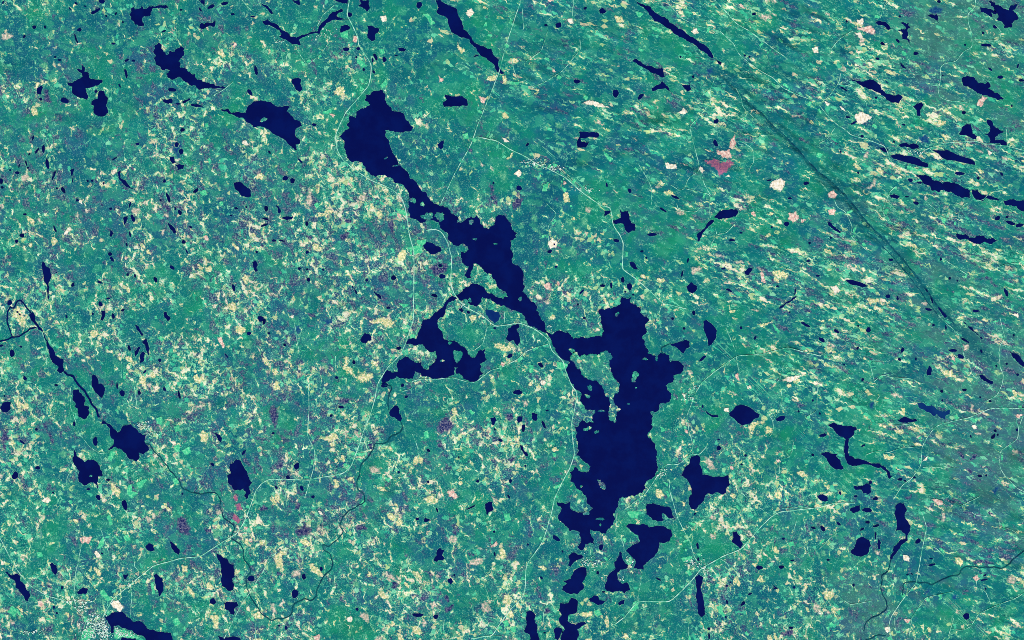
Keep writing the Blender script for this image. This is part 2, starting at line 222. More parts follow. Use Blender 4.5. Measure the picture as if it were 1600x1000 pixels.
E 65 187 22 15 80;118 240 30 20 80;895 267 28 9 20;1413 280 30 6 -80;530 140 26 8 -80;690 800 32 12 -40;620 445 18 14 90;1100 640 18 7 -60;545 567 10 10 0;990 562 10 10 0;850 100 16 6 -10;1275 237 12 6 0;1515 40 18 8 0;1590 155 16 8 0;575 35 20 6 -75;250 15 8 8 0;455 490 10 10 0;85 280 8 8 0;148 303 8 8 0;1370 440 8 6 0
I 130 960 165 900 190 930 165 985 135 980
J 240 805 22 8 0;20 455 18 12 -60;330 800 10 16 0
Y 1230 135 1300 115 1365 150 1330 185 1280 165;320 180 380 175 410 200 350 210;1120 540 1190 530 1250 490 1230 520 1150 555;480 275 530 290 500 305;890 435 950 420 940 445;410 300 470 345 400 330
W 1300 980 1380 945 1540 915 1460 935 1360 980
F 1240 520 1290 590 1280 610
P 945 930 970 920 985 980 965 965;1140 130 1160 130 1180 210 1150 200
T 1060 420 1140 415 1130 440;930 40 1000 40 1010 55 950 60;600 90 680 70 690 130 610 160
R 680 990 800 890 930 800 955 780 1140 770 1350 715 1600 780;950 770 970 900 990 990;950 750 870 560;350 500 350 430 380 370;1320 850 1300 940 1270 990;1340 850 1390 910
V 430 685 400 705 365 710 370 740 385 765
# 42
L smooth lens-shaped lake beside a cream clearing on the right|205 190 240 185 310 200 360 220 380 240 340 245 290 230 240 220
L |930 395 950 410 1000 475 980 485 955 450 935 420;840 900 855 850 868 860 880 900 875 930 845 935;1250 930 1280 925 1320 960 1360 985 1355 1000 1310 985 1260 955
L thin crooked lake lying along the lower end of the fault valley|1125 510 1160 545 1200 560 1250 620 1285 650 1265 650 1220 600 1180 575 1135 530
L slanting lake running off the right edge below the fault valley|1490 745 1520 760 1600 830 1640 870 1630 890 1570 850 1510 790
E 537 315 20 16 0;612 330 20 9 85;1460 285 34 15 65;855 418 30 10 12;1140 660 36 10 30;1045 738 32 13 0;1105 785 26 18 30;135 588 24 12 35;385 577 20 20 0;650 735 22 14 -55;628 808 14 12 0;1225 430 30 10 0;20 655 30 14 40;1550 928 12 9 0;950 25 14 9 80;1020 175 10 10 0;893 540 10 10 0;1080 195 7 7 0;990 560 18 7 85;1267 745 16 8 70;340 968 14 9 -60;755 805 10 8 80;1520 620 8 8 0;880 345 30 7 70;1465 843 9 9 0;1385 860 8 8 0;840 270 14 6 60;195 850 7 7 0;300 720 14 10 -60;305 548 7 7 0;560 30 20 10 0
W 90 240 130 235 165 270 130 290 110 265;1495 460 1555 450 1550 480
T 170 50 230 55 290 100 260 110 200 80;1120 690 1180 690 1170 740 1130 740;720 490 800 480 810 495 740 500;790 370 830 340 850 390
Y 360 340 440 340 470 330 540 380 500 385 450 355 400 400 390 360;950 890 1050 890 1050 960 990 950
P 980 770 1010 780 1000 790;1040 800 1050 780 1065 830
D 1200 190 1330 160 1370 210 1440 270 1400 260 1310 190
R 1250 980 1190 920 1180 860 1130 780 1100 660 1090 610 1010 540 920 450;1310 1130 1390 1090 1430 1000 1440 930 1410 860 1410 700 1450 640 1410 480;520 825 400 830 410 900 430 980;430 980 490 925 560 950 700 955 820 1000;980 30 1100 110 1180 160;0 780 50 760 70 650;1300 130 1440 70 1560 50
# 03
L blot-like dark lake with a tapering upper-left arm above pale green fields|770 255 810 285 850 310 890 350 920 380 960 325 1020 315 1060 345 1085 380 1140 400 1130 450 1165 515 1120 550 1085 535 1090 580 1070 605 1015 590 980 540 900 490 850 520 845 510 885 475 890 440 860 400 860 350 820 310 785 320 800 290
L upright ragged lake beside the river, above left of the blot-like lake|580 45 610 40 640 80 670 130 660 170 695 180 680 260 650 275 620 260 610 210 590 150 570 80
L one-horned dark lake below left of the blot-like lake|580 510 600 560 660 610 690 590 730 590 780 640 800 690 805 715 770 720 760 770 770 830 755 790 730 770 660 795 615 760 610 710 620 680 580 630 565 600
L |715 -60 735 -75 760 -50 770 0 800 0 820 50 800 110 770 90 740 60 715 0;0 190 30 140 85 140 85 190 60 220 20 220
E 955 72 22 24 0;1088 68 13 18 0;915 15 24 8 90;118 715 30 25 -60;745 448 36 20 85;975 945 42 20 70;580 312 20 10 85;295 655 20 14 0;1400 85 36 10 75;845 750 16 8 0;690 822 14 10 0;768 885 22 18 60;415 850 8 8 0;285 355 10 10 0;1425 858 8 8 0;440 10 14 8 0;175 455 26 8 40;35 95 7 7 0;1285 40 16 12 70
J 710 718 10 7 0
F 840 590 860 530 900 530 870 600;1000 800 1030 790 1030 840 1075 850 1030 890 1000 850;1070 780 1130 750 1155 740 1110 800 1090 810;960 720 985 720 1000 780;1425 520 1480 490 1490 540 1440 550;1370 480 1405 470 1405 530 1370 520;1225 265 1260 260 1260 320 1225 310
Y 840 760 880 780 940 840 935 900 900 860 870 820;1270 930 1300 930 1340 1000 1310 990;120 110 150 110 160 190 130 180
W 330 910 370 890 400 910 370 925
D 0 340 40 340 80 420 60 520 0 540;290 290 380 300 420 420 430 490 380 440 340 350
R 550 20 550 180 590 290 620 390 700 490 790 550 830 540;1050 20 1080 240;980 640 1000 760;1210 570 1280 690 1330 780;560 650 520 740 520 800
V 1135 465 1165 465 1190 490 1195 525 1250 570 1310 640 1320 675 1380 730 1415 770 1410 800 1440 830 1500 850 1600 860 1650 850 1695 855 1730 900 1715 950 1730 1000 1740 1040 1790 1075 1835 1110 1815 1170 1800 1205 1845 1225 1900 1290 1910 1380 1945 1420 1960 1470 1925 1510 1925 1590 1945 1640 1990 1710 2020 1750 2020 1780 2080 1820 2135 1855 2150 1830 2200 1840 2250 1825 2285 1780 2285 1730 2360 1690 2370 1670 2430 1695 2485 1660 2465 1620 2490 1590 2490 1560 2550 1480 2590 1460 2600 1390 2580 1340 2585 1320 2530 1300 2515 1260 2525 1240 2560 1275 2600 1250 2650 1200 2685 1155 2655 1115 2680 1040 2705 1000 2780 965 2845 930 2850 870 2795 820 2785 760 2815 690 2820 630 2865 580 2900 540 2930 490 2920 465 3000 465 3035 455 3040 420 3100 395 3145 360 3130 290
# 13
L arrowhead-shaped dark lake above the magenta peat strip|200 620 240 580 290 625 310 660 335 710 370 770 345 800 360 850 330 905 310 880 320 850 300 815 250 830 215 810 180 770 175 720 205 690
L diamond-shaped pond on the thin dark river below the many-armed lake|1440 220 1480 170 1520 190 1545 270 1530 295 1490 270 1450 250
L |75 385 110 395 135 430 125 455 100 430;690 640 740 610 740 660 715 670
E 758 815 22 14 70;845 882 16 12 -20;305 535 24 10 -50;1405 10 28 18 0;1545 10 14 14 0;558 808 14 10 40;988 247 14 10 -30;60 630 18 12 40;1575 100 16 10 -40;650 730 20 14 50;535 385 12 8 0;1065 180 22 12 0;1515 690 10 10 0
F 1150 530 1245 540 1235 560 1150 550;1130 430 1180 420 1185 440;1170 575 1230 590 1220 605
D 530 150 570 170 580 280 560 370 530 390 510 300 490 200;1020 100 1100 95 1200 120 1260 110 1240 150 1070 170;700 900 750 930 740 1000 690 990;420 960 480 950 500 990 440 1000
M 222 870 245 870 258 905 240 915;238 940 275 935 288 975 250 985
B 1020 620 1080 590 1130 630 1060 680
Y 1010 740 1150 720 1160 770 1060 750 1030 820 1010 810;1320 790 1400 810 1470 850 1400 835;900 420 1010 370 1040 420 960 450
T 1280 650 1390 660 1350 700 1300 710
R 810 0 815 200 800 400 860 520 850 660 820 760 780 890;620 780 640 950
V 1435 205 1430 160 1445 120 1430 95 1455 60 1465 30 1440 10 1405 10
# 23
L |630 265 665 255 680 285 655 325 640 310;845 255 885 252 880 290 850 305 840 290;955 225 1000 235 995 285 965 285 955 260;880 320 905 315 890 375 875 370;860 475 885 480 895 520 925 550 920 570 890 545 865 510;590 935 650 920 655 985 620 1000 600 1030 590 970
E 845 65 36 20 0;1048 318 36 11 65;710 440 20 12 15;148 520 16 11 45;788 758 15 13 90;532 760 15 11 0;145 765 10 10 0;775 880 20 8 60;480 965 40 7 -25;215 985 18 8 70;385 575 10 6 90;665 355 8 8 0;1075 208 14 4 -10;905 640 10 8 0
J 1390 95 20 14 30;1390 350 35 10 -15;1460 375 18 10 -30;1340 800 10 8 0;1410 30 25 15 60;1500 210 30 6 5
I 1470 745 1500 770 1530 790 1530 820 1490 810 1480 780
Y 780 455 860 440 860 465 790 475;1080 500 1140 490 1175 515 1130 525;110 900 180 860 230 910 200 930 140 920;1320 630 1360 640 1345 665
P 285 840 340 820 380 880 360 900 310 870
F 1130 800 1180 785 1180 800 1140 815;1210 260 1250 270 1240 295
D 200 300 290 220 370 310 350 380 230 420 195 380;770 590 830 560 840 600 780 620
T 640 880 690 890 690 920 650 920;880 130 920 140 920 180 890 180
R 20 390 60 480 70 580
# 33
L smooth oval lake with pointed tips right of the long lake|895 230 930 200 950 170 990 160 1040 175 1075 195 1110 225 1135 235 1130 260 1090 275 1060 310 1000 325 960 300 935 270 900 250
L boot-shaped dark lake just right of the long lake's lower end|600 565 640 555 670 570 665 630 690 670 690 710 750 720 830 725 890 710 895 760 905 785 870 820 875 850 850 865 800 845 770 865 730 855 700 910 660 945 630 985 600 975 580 900 605 860 595 800 570 750 525 710 550 650 580 630
L |710 205 740 230 810 245 810 260 770 260 735 240
E 815 500 17 20 0;690 175 12 8 90;1300 270 36 20 -20;1025 560 10 10 0;995 630 9 7 0;1440 215 8 8 0;1550 555 10 10 0;1550 130 8 8 0;815 435 10 5 0
J 110 155 10 6 0;168 30 7 5 0
Y 1045 340 1100 290 1170 280 1180 310 1110 320 1080 370 1095 400 1060 380;1190 330 1230 350 1230 390 1170 400 1190 370;330 820 360 830 405 880 350 895 330 870;520 920 550 925 540 960;1430 690 1480 680 1510 720 1460 720
W 860 190 890 190 890 215 865 215;530 75 555 80 550 105;1040 20 1065 15 1065 32 1045 35
T 680 565 740 580 800 660 770 680 720 640;870 50 940 60 1010 110 950 90
F 355 330 400 360 370 370;375 765 415 780 410 795;695 655 740 690 700 690
R 80 980 240 860 330 730 400 630 500 630 600 545 660 555 720 490;610 545 605 440 580 360 565 250 600 160 630 80 680 -10;430 750 430 830 460 930 490 1040 540 1140 590 1230 620 1340 680 1440;1180 1000 1030 890 960 800 945 770 970 620 985 510;1310 970 1500 965 1600 975;1030 10 1120 100 1150 150 1240 290 1240 380 1210 410;1290 0 1310 100 1310 160 1270 230 1240 290;1590 0 1580 210 1500 260;1400 450 1385 540 1360 575 1290 590 1285 700
# 43
L crooked-tailed lake trailing down to the right|65 320 110 300 150 320 220 330 250 325 290 340 295 355 270 370 270 400 230 425 225 470 225 530 235 560 280 585 350 595 415 620 470 618 520 650 545 680 555 715 580 720 550 742 530 690 480 652 420 642 360 628 300 637 260 642 215 615 200 570 195 510 205 430 160 410 130 385 110 350
L spear-head lake just below left of the crooked-tailed lake|5 550 50 530 150 545 130 560 160 590 180 640 195 660 175 670 110 655 75 620 55 580
L hazy blue slanting lake, near the lower right|765 150 800 145 840 170 880 165 920 200 960 215 1020 200 1020 230 990 245 985 285 950 265 920 235 890 250 830 210 780 185
L |610 285 660 255 720 275 750 270 775 290 720 300 640 300;330 800 375 775 405 800 410 845 380 865 340 850 325 820;270 795 330 793 332 815 280 825;245 970 320 950 315 990 265 1010 240 990
E 30 400 30 14 -15;400 768 14 14 0;285 878 15 10 0;440 895 22 12 -10;163 852 14 10 70;30 890 45 25 15;375 985 40 18 0;632 745 20 12 0;740 730 14 9 0;670 757 10 6 0;345 482 18 6 -25;1135 47 18 12 0;957 57 14 11 0;963 130 8 8 0;1335 135 12 8 0;1375 365 12 12 0;1360 410 26 12 -50;1395 398 8 8 0;1185 410 12 6 80;1255 720 20 10 0;1305 715 8 8 0;1545 358 12 12 0;1258 105 7 7 0;5 232 8 8 0
Y 590 350 650 360 660 390 600 380;690 325 770 350 790 380 730 350;680 430 760 460 810 480 740 470;640 190 670 200 660 235 645 240;500 545 560 570 610 545 570 590 510 575;360 60 390 40 410 80 380 90
T 530 75 640 85 660 120 600 105;1505 515 1550 510 1560 560 1510 560;700 380 790 400 810 440 760 420;1180 140 1210 170 1210 240 1180 200
W 805 605 845 570 840 590
P 1530 240 1590 240 1560 270;880 900 950 910 980 940 930 945
D 1050 510 1130 530 1150 590 1110 580;1150 600 1240 540 1220 590;660 880 720 860 730 890 680 910
B 1340 840 1390 770 1420 800 1380 890;440 120 380 150 400 220 430 180
R 580 900 650 790 720 740 795 640 800 500 840 420 900 340 960 310 1180 260 1340 190 1600 190;590 320 540 290 480 240 430 190 440 130 480 90 460 40 420 0;1600 250 1530 280 1560 340 1550 430 1450 500 1410 530 1410 650 1450 720 1550 820 1600 840;810 650 1090 655;370 550 480 515 530 540 640 500 760 490;1090 960 1250 880;590 320 650 320 720 310;1340 180 1350 200;1590 250 1560 340
# 04
L step-edged lake left of the diagonal road in the lower left corner|35 465 60 470 90 495 130 480 160 500 160 540 195 570 210 610 240 650 220 700 195 690 160 630 120 590 110 530 70 510
L sweeping dark lake beside the white town at the lower left|815 820 870 790 960 780 990 820 1040 860 1090 850 1130 880 1170 920 1240 935 1340 950 1355 1010 1150 1010 1120 970 1060 950 1000 920 920 885 890 890 890 940 865 950 855 880 840 850
L |390 410 410 395 440 420 450 470 435 492 410 470;600 630 620 610 650 588 690 600 680 635 640 640 610 645;960 490 1000 485 995 505 985 530 965 520;1200 490 1225 480 1245 505 1270 520 1280 570 1275 620 1240 665 1220 600 1210 540;1135 265 1160 245 1200 260 1210 300 1180 310 1140 285;1325 230 1345 235 1405 295 1395 335 1370 320 1340 280;950 980 1060 985 1060 1010 945 1010
E 485 592 14 8 90;797 325 8 8 0;420 745 10 10 0;445 790 8 8 0
F 650 810 680 830 690 870 660 850;640 940 700 900 740 930 700 1000 640 1000;890 910 960 920 1100 980 1000 990 900 990;785 620 810 610 880 680 860 690 800 655;60 780 90 735 140 770 120 825;835 40 855 30 880 90 860 100;920 120 990 120 970 140;970 190 1000 180 1015 220 990 225;880 170 950 230 930 240;760 280 800 200 815 240 780 285;340 830 395 820 380 840;120 760 185 815 170 815;1185 560 1200 550 1210 640 1190 640
W 865 710 920 690 965 740 940 780 890 745;735 320 760 305 790 350 760 350;0 370 35 410 15 410
Y 1420 420 1460 420 1465 470 1430 470;1470 560 1530 640 1520 690 1490 640
D 1350 80 1380 30 1450 10 1500 120 1500 210 1420 190 1370 130
P 620 200 720 200 700 240 640 240
T 600 850 630 890 625 925 605 900;70 840 110 850 130 890 80 870
R 0 200 60 320 130 450 240 580 380 660 500 690 600 760 690 850;660 120 640 250 590 480 580 640 565 710;800 830 880 680 980 600 1110 490 1200 420 1420 360 1560 350 1600 325 1730 240 1850 170 1900 90 1940 0 2000 -170 2050 -230 2100 -255 2420 -250;1030 600 1020 830;590 440 620 400 660 390;215 420 240 340;320 0 320 260;790 140 850 320;1050 370 1050 430 1110 480
# 14
L tall straight-sided lake right of the lower left road bend|85 325 130 340 175 365 190 400 225 410 235 510 215 520 225 610 180 615 135 580 135 500 125 430 100 370
L tooth-shaped lake directly below the tall straight-sided lake|150 710 200 705 250 700 265 735 230 760 230 805 200 800 185 770 155 755
L |755 490 785 485 795 515 770 530 758 510;100 970 150 985 200 975 270 980 290 1010 120 1010
E 362 520 27 26 0;705 638 36 26 90;62 698 26 24 0;910 445 16 13 80;1190 760 14 12 0;635 905 18 12 70;580 890 10 6 0
M 215 45 238 10 285 60 262 92
W 1113 838 1120 824 1135 819 1147 830 1148 845 1138 857 1122 856
D 700 140 790 70 850 130 830 190 700 210;1160 120 1240 90 1290 140 1200 150;1450 530 1510 540 1500 620 1460 600;0 110 80 120 60 165 0 150;540 450 590 470 610 510 560 500
Y 540 320 600 290 650 320 610 340 610 450 560 430;800 410 860 410 930 500 900 510 830 460;30 800 100 800 100 910 60 900;730 230 860 200 820 260
T 860 110 930 120 930 170 880 150;670 460 740 440 750 490 680 520;500 720 540 710 560 800 530 780
R 150 990 270 750 370 600 500 390 560 310;400 830 395 1000;1180 560 1180 720;1130 860 1170 1000
# 24
L |1240 340 1280 315 1340 335 1360 350 1300 380 1260 430 1240 420 1250 380;1125 920 1150 900 1195 915 1180 960 1160 1005 1130 990;215 300 235 280 270 300 255 335 275 365 260 380 230 375 215 390 190 385 210 340;295 530 320 515 340 545 320 568;120 40 185 70 150 70 115 80
L mitten-shaped lake below the foot of the long lake|1280 470 1340 430 1380 435 1380 500 1350 550 1365 590 1330 620 1310 645 1250 640 1190 610 1200 580 1230 560 1200 540 1260 520
L hourglass-waisted lake running off the bottom edge|1180 710 1240 710 1260 670 1310 690 1310 750 1300 790 1240 810 1235 850 1260 870 1300 880 1370 860 1380 870 1310 915 1325 960 1310 1010 1180 1010 1215 920 1180 880 1165 840 1190 800 1165 770
L bottle-shaped lake running off the bottom edge beside the hourglass-waisted lake|910 780 950 770 985 810 980 860 1000 890 995 930 1020 1005 940 1005 940 960 890 930 915 880
L |1400 680 1440 650 1475 660 1485 690 1530 700 1475 730 1410 700
E 1145 205 32 18 35;1495 275 24 18 90;1470 475 16 10 80;1195 310 8 8 0;1030 515 14 8 50;660 155 10 9 0;665 330 16 8 85;925 255 8 8 0;1055 945 10 5 0;1515 625 16 6 0;350 495 8 8 0;65 805 42 16 0;205 818 22 17 -45;60 55 14 12 0
J 1380 10 25 14 10;1490 55 30 10 0;1490 100 8 8 0
F 735 860 760 850 770 880 745 890;780 900 830 895 830 940 800 930
P 620 290 680 230 690 250 650 270
T 500 290 610 290 600 300;450 390 540 350 600 360 560 410 470 430;145 710 190 695 220 740 180 760;540 700 620 720 630 790 590 790
D 250 760 330 710 370 720 340 770 270 790;470 340 500 320 530 340 490 350
Y 990 405 1040 420 1080 450 1060 455;1100 430 1160 410 1150 425;1330 800 1420 780 1430 800 1370 820
R 640 440 575 525 600 610 630 690;1090 660 1045 790 1050 890;270 840 260 950;480 990 600 965 720 970;1480 370 1460 430 1400 440 1390 400;1400 350 1450 380 1540 395 1590 335
# 34
L |250 -60 300 -70 350 -55 430 -40 450 0 465 45 430 50 375 10 370 20 390 65 340 75 295 60 250 20
L anvil-shaped dark lake below right of the long lake's foot|85 110 110 95 250 100 275 120 400 118 445 140 455 180 430 230 400 240 350 238 350 270 320 330 270 380 225 420 230 450 180 445 150 440 160 370 90 300 130 270 180 245 200 230 185 180 130 150
L knobbly lake hugging the lower left of the anvil-shaped lake|40 310 60 320 65 370 110 420 100 440 50 450 20 480 25 530 60 560 100 550 125 610 80 635 40 615 -10 630 -60 620 -75 570 -60 510 -10 460 10 440 0 390 20 370
L narrow upright lake pinched in the middle, below the crossroads village|660 480 695 510 680 570 690 640 700 700 710 800 680 820 650 790 640 700 645 620 640 560 630 510
L |25 710 80 685 75 720 40 730;920 160 955 150 985 190 985 220 1005 250 990 285 955 260 915 235 930 200;1235 570 1280 600 1230 610 1250 590
E 650 265 26 10 85;655 370 14 8 90;1133 435 26 18 0;1305 430 22 14 0;1320 210 12 8 0;1555 125 22 8 10;880 705 16 8 85;1005 715 24 12 -50;738 912 12 12 0;740 970 26 8 90;1380 905 20 10 0;1405 590 10 10 0;1060 640 18 8 -30;345 525 22 8 30;630 15 12 6 -30;878 578 14 6 0;905 550 6 6 0;870 820 8 8 0;1390 380 14 6 0
F 800 740 835 735 865 810 850 815 820 785;525 360 600 350 600 385 540 385;535 285 565 290 560 305;570 85 635 90 620 105;640 320 680 325 660 345;100 0 190 0 180 45 130 40;95 380 130 350 140 390 110 410;150 710 190 690 185 750 130 770 110 790
Y 1070 400 1105 410 1110 440;1180 480 1110 540 1170 550 1150 510
T 750 170 800 170 800 210 750 210
D 1290 930 1380 910 1420 960 1320 980;820 660 880 670 860 690
R 0 880 80 820 180 700 430 700 480 660 600 540 680 440 840 350 990 290 1140 120 1220 40 1290 0 1600 -35 1720 -70 1880 -70;215 490 185 650 185 700;710 560 715 450;580 850 580 1000;835 370 890 405 905 460;1430 40 1405 130;1500 230 1515 320;20 10 10 170 60 220 85 310;1180 0 1220 25
# 44
L crooked two-part lake narrowing downwards at the lower right|595 -50 630 -75 665 -65 685 -25 670 10 680 60 715 110 710 150 690 200 690 225 640 260 610 310 570 370 555 370 580 310 580 270 630 220 675 205 670 170 640 145 600 150 605 80 590 20
L round apple-shaped lake left of the crooked two-part lake|250 300 280 270 290 220 340 195 390 215 405 260 385 320 340 345 270 335 245 315
L |455 220 470 210 485 240 478 290 460 290 452 250
E 440 185 28 8 90;28 130 26 16 60;152 92 20 10 45;378 80 18 12 0;335 135 20 8 -30;445 108 28 10 -15;772 228 24 18 -40;1150 815 27 25 0;880 412 32 8 -10;875 365 12 5 0;70 375 12 8 0;268 572 12 9 90;1295 495 12 6 -20;1290 530 30 7 -10;1300 600 8 8 0;690 490 10 5 0;725 485 8 4 40
W 515 905 545 900 550 935 530 945;660 340 700 350 700 385 655 380
P 665 840 715 835 690 865;1205 515 1230 490 1250 520 1225 545
Y 1060 360 1090 355 1125 405 1105 420 1070 390
D 1140 380 1300 370 1450 390 1380 420 1200 420;1250 340 1330 320 1370 350 1310 360
B 840 600 870 570 880 640 800 680 720 760 700 740;1030 640 1080 640 1080 690 1040 690
T 955 0 975 0 980 70 935 80;430 300 475 310 470 335 435 330
R 800 0 840 120 810 260 780 430 760 550 640 700 560 820 540 900 570 1000;1600 630 1540 670 1350 745 1240 800 1180 900 1120 925 1030 915;1340 720 1300 620 1230 590 1230 540;0 290 100 190 150 160;130 640 240 725 410 695;700 990 720 830 830 670 1050 620;1010 970 1050 830;1190 0 1220 25 1340 40;1400 60 1420 130 1490 130 1540 165;820 260 900 270 970 340;590 830 590 900 605 950
V 560 370 550 420 545 465 485 490 490 550 485 620 510 680 540 740 510 780 400 830 350 890 345 930;1600 300 1540 350 1480 410 1430 440 1300 430 1150 430 1105 440 1105 485 1070 500 1000 510 930 540 880 580 840 550 760 550 690 550 655 560 650 650;520 965 450 965 400 990 360 1000
"""
SRC = {'L': [], 'E': [], 'I': [], 'R': [], 'V': []}
PATCH = {k: [] for k in 'WPMFYTDB'}


def to_world(px, py):
    return ((px - 800) / 10.0, (500 - py) / 10.0)


def ellipse(cx, cy, rx, ry, rot, n, jit, r):
    out = []
    a = math.radians(rot)
    ph = [r.random() * 6.28 for _ in range(3)]
    for i in range(n):
        t = 2 * math.pi * i / n
        f = 1 + jit * (math.sin(2 * t + ph[0]) * .6 + math.sin(3 * t + ph[1]) * .6 + math.sin(5 * t + ph[2]) * .4)
        x, y = rx * f * math.cos(t), ry * f * math.sin(t)
        out.append((cx + x * math.cos(a) - y * math.sin(a), cy + x * math.sin(a) + y * math.cos(a)))
    return out


ox = oy = 0
sc = 1.0
for line in DATA.strip().splitlines():
    line = line.strip()
    if not line:
        continue
    if line[0] == '#':
        t = line[2:]
        if t == 'SRC':
            ox = oy = 0
            sc = 1.0
        else:
            ox, oy, sc = 320 * int(t[0]), 200 * int(t[1]), 0.2
        continue
    kind, rest = line[0], line[2:]
    label = None
    if '|' in rest:
        label, rest = rest.split('|')
        label = label.strip() or None
    for seg in rest.split(';'):
        v = [float(q) for q in seg.split()]
        if kind in 'EJ':
            cx, cy, rx, ry, rot = v
            pts = ellipse(cx, cy, rx, ry, rot, 12 if max(rx, ry) > 9 else 9, .12 if kind == 'E' else .26, random)
        else:
            pts = list(zip(v[0::2], v[1::2]))
        pts = [to_world(ox + x * sc, oy + y * sc) for x, y in pts]
        k = {'J': 'I'}.get(kind, kind)
        if k in PATCH:
            PATCH[k].append(pts)
        elif k in 'LE':
            SRC['L'].append((label, pts, kind))
        else:
            SRC[k].append(pts)


# ---------------------------------------------------------------- polygon helpers
def area(p):
    return 0.5 * sum(p[i - 1][0] * p[i][1] - p[i][0] * p[i - 1][1] for i in range(len(p)))


def centroid(p):
    return (sum(q[0] for q in p) / len(p), sum(q[1] for q in p) / len(p))


def inside(pt, poly):
    x, y = pt
    c = False
    for i in range(len(poly)):
        x1, y1 = poly[i - 1]
        x2, y2 = poly[i]
        if (y1 > y) != (y2 > y) and x < (x2 - x1) * (y - y1) / (y2 - y1) + x1:
            c = not c
    return c


def rough(poly, amp, minlen, r):
    """fractal shoreline: midpoint displacement of every edge"""
    pts = list(poly)
    while True:
        out, more = [], False
        for i in range(len(pts)):
            a, b = pts[i], pts[(i + 1) % len(pts)]
            out.append(a)
            dx, dy = b[0] - a[0], b[1] - a[1]
            d = math.hypot(dx, dy)
            if d > minlen:
                more = True
                k = (r.random() - .5) * 2 * amp
                out.append(((a[0] + b[0]) / 2 - dy * k, (a[1] + b[1]) / 2 + dx * k))
        pts = out
        if not more or len(pts) > 6000:
            return pts


def grow(poly, d):
    if area(poly) < 0:
        poly = poly[::-1]
    out = []
    n = len(poly)
    for i in range(n):
        a, b, c = poly[i - 1], poly[i], poly[(i + 1) % n]
        e1 = (b[0] - a[0], b[1] - a[1])
        e2 = (c[0] - b[0], c[1] - b[1])
        l1, l2 = math.hypot(*e1) or 1, math.hypot(*e2) or 1
        nx, ny = e1[1] / l1 + e2[1] / l2, -e1[0] / l1 - e2[0] / l2
        l = math.hypot(nx, ny)
        if l < 1e-6:
            out.append(b)
        else:
            out.append((b[0] + nx / l * d, b[1] + ny / l * d))
    return out


# ---------------------------------------------------------------- ground relief
def axis(lo, hi, step, far):
    core = np.arange(lo, hi + step / 2, step)
    ext = []
    d, s = 0, step
    while d < far:
        s *= 1.45
        d += s
        ext.append(d)
    ext = np.array(ext)
    return np.concatenate([(lo - ext)[::-1], core, hi + ext])


GX = axis(-92, 92, 0.25, 900)
GY = axis(-62, 62, 0.25, 900)
XX, YY = np.meshgrid(GX, GY)


_tab = {}


def vnoise(x, y, seed):
    if seed not in _tab:
        _tab[seed] = np.random.default_rng(seed).random((256, 256))
    t = _tab[seed]
    xi, yi = np.floor(x).astype(int), np.floor(y).astype(int)
    fx, fy = x - xi, y - yi
    fx = fx * fx * fx * (fx * (fx * 6 - 15) + 10)
    fy = fy * fy * fy * (fy * (fy * 6 - 15) + 10)
    g = lambda i, j: t[(yi + j) % 256, (xi + i) % 256]
    return (g(0, 0) * (1 - fx) + g(1, 0) * fx) * (1 - fy) + (g(0, 1) * (1 - fx) + g(1, 1) * fx) * fy


def fbm(x, y, seed, octv=4, gain=.5):
    s, a, tot = 0, 1, 0
    for o in range(octv):
        s = s + a * vnoise(x * 2 ** o + 17.3 * o, y * 2 ** o + 9.1 * o, seed + o)
        tot += a
        a *= gain
    return s / tot


TAB_HEATH = """3223 3222 2234 4523
3234 4323 2334 4643
2254 4522 3223 2455
4334 5553 3333 3354
4446 4564 4345 5534
4454 4552 3444 4443
5344 4545 5335 4442
6344 4555 4235 4432
6435 6644 4334 4532
4335 5544 4435 5224"""
TAB_BOG = """2112 1100 0011 1111
3233 2111 1111 1122
2254 4212 1111 1122
5445 5662 3122 2232
3335 3563 2221 2222
2234 4431 2121 2234
4334 5424 2122 1123
3224 4533 2122 2223
3243 3333 3112 2433
2223 3332 2113 4321"""
TAB_UP = """1000 0000 0000 0064
0000 0000 0000 0043
0000 0000 0000 0010
0000 0000 0000 1311
0000 0000 0000 0341
0000 0000 0000 0146
0000 0000 0000 0037
0000 0000 0000 1125
0000 0000 0000 0012
0000 0000 0000 0721"""
TAB_BLUE = """6423 2211 2222 2222
3222 2211 2222 3211
3344 3222 2222 5432
4332 3333 2222 2222
2222 4332 2222 2232
2222 3332 2222 2233
4222 3322 2222 2233
4222 2232 2222 2223
4322 2222 2222 2222
2222 2222 2222 2442"""


def table(s):
    return np.array([[int(c) for c in r.replace(' ', '')] for r in s.split('\n')], float) / 9.0


TABS = {'heath': table(TAB_HEATH), 'bog': table(TAB_BOG), 'upland': table(TAB_UP), 'wetblue': table(TAB_BLUE)}


def sample(tab, x, y):
    x, y = np.asarray(x, float), np.asarray(y, float)
    # wander the cell borders so that the regions have no straight edges
    wx = x + (fbm(x / 7, y / 7, 91, 3) - .5) * 9
    wy = y + (fbm(x / 7 + 31, y / 7 + 7, 92, 3) - .5) * 9
    u = np.clip((wx + 80) / 10 - .5, 0, 15)
    v = np.clip((50 - wy) / 10 - .5, 0, 9)
    i, j = np.minimum(u.astype(int), 14), np.minimum(v.astype(int), 8)
    fu, fv = u - i, v - j
    return (tab[j, i] * (1 - fu) + tab[j, i + 1] * fu) * (1 - fv) + (tab[j + 1, i] * (1 - fu) + tab[j + 1, i + 1] * fu) * fv


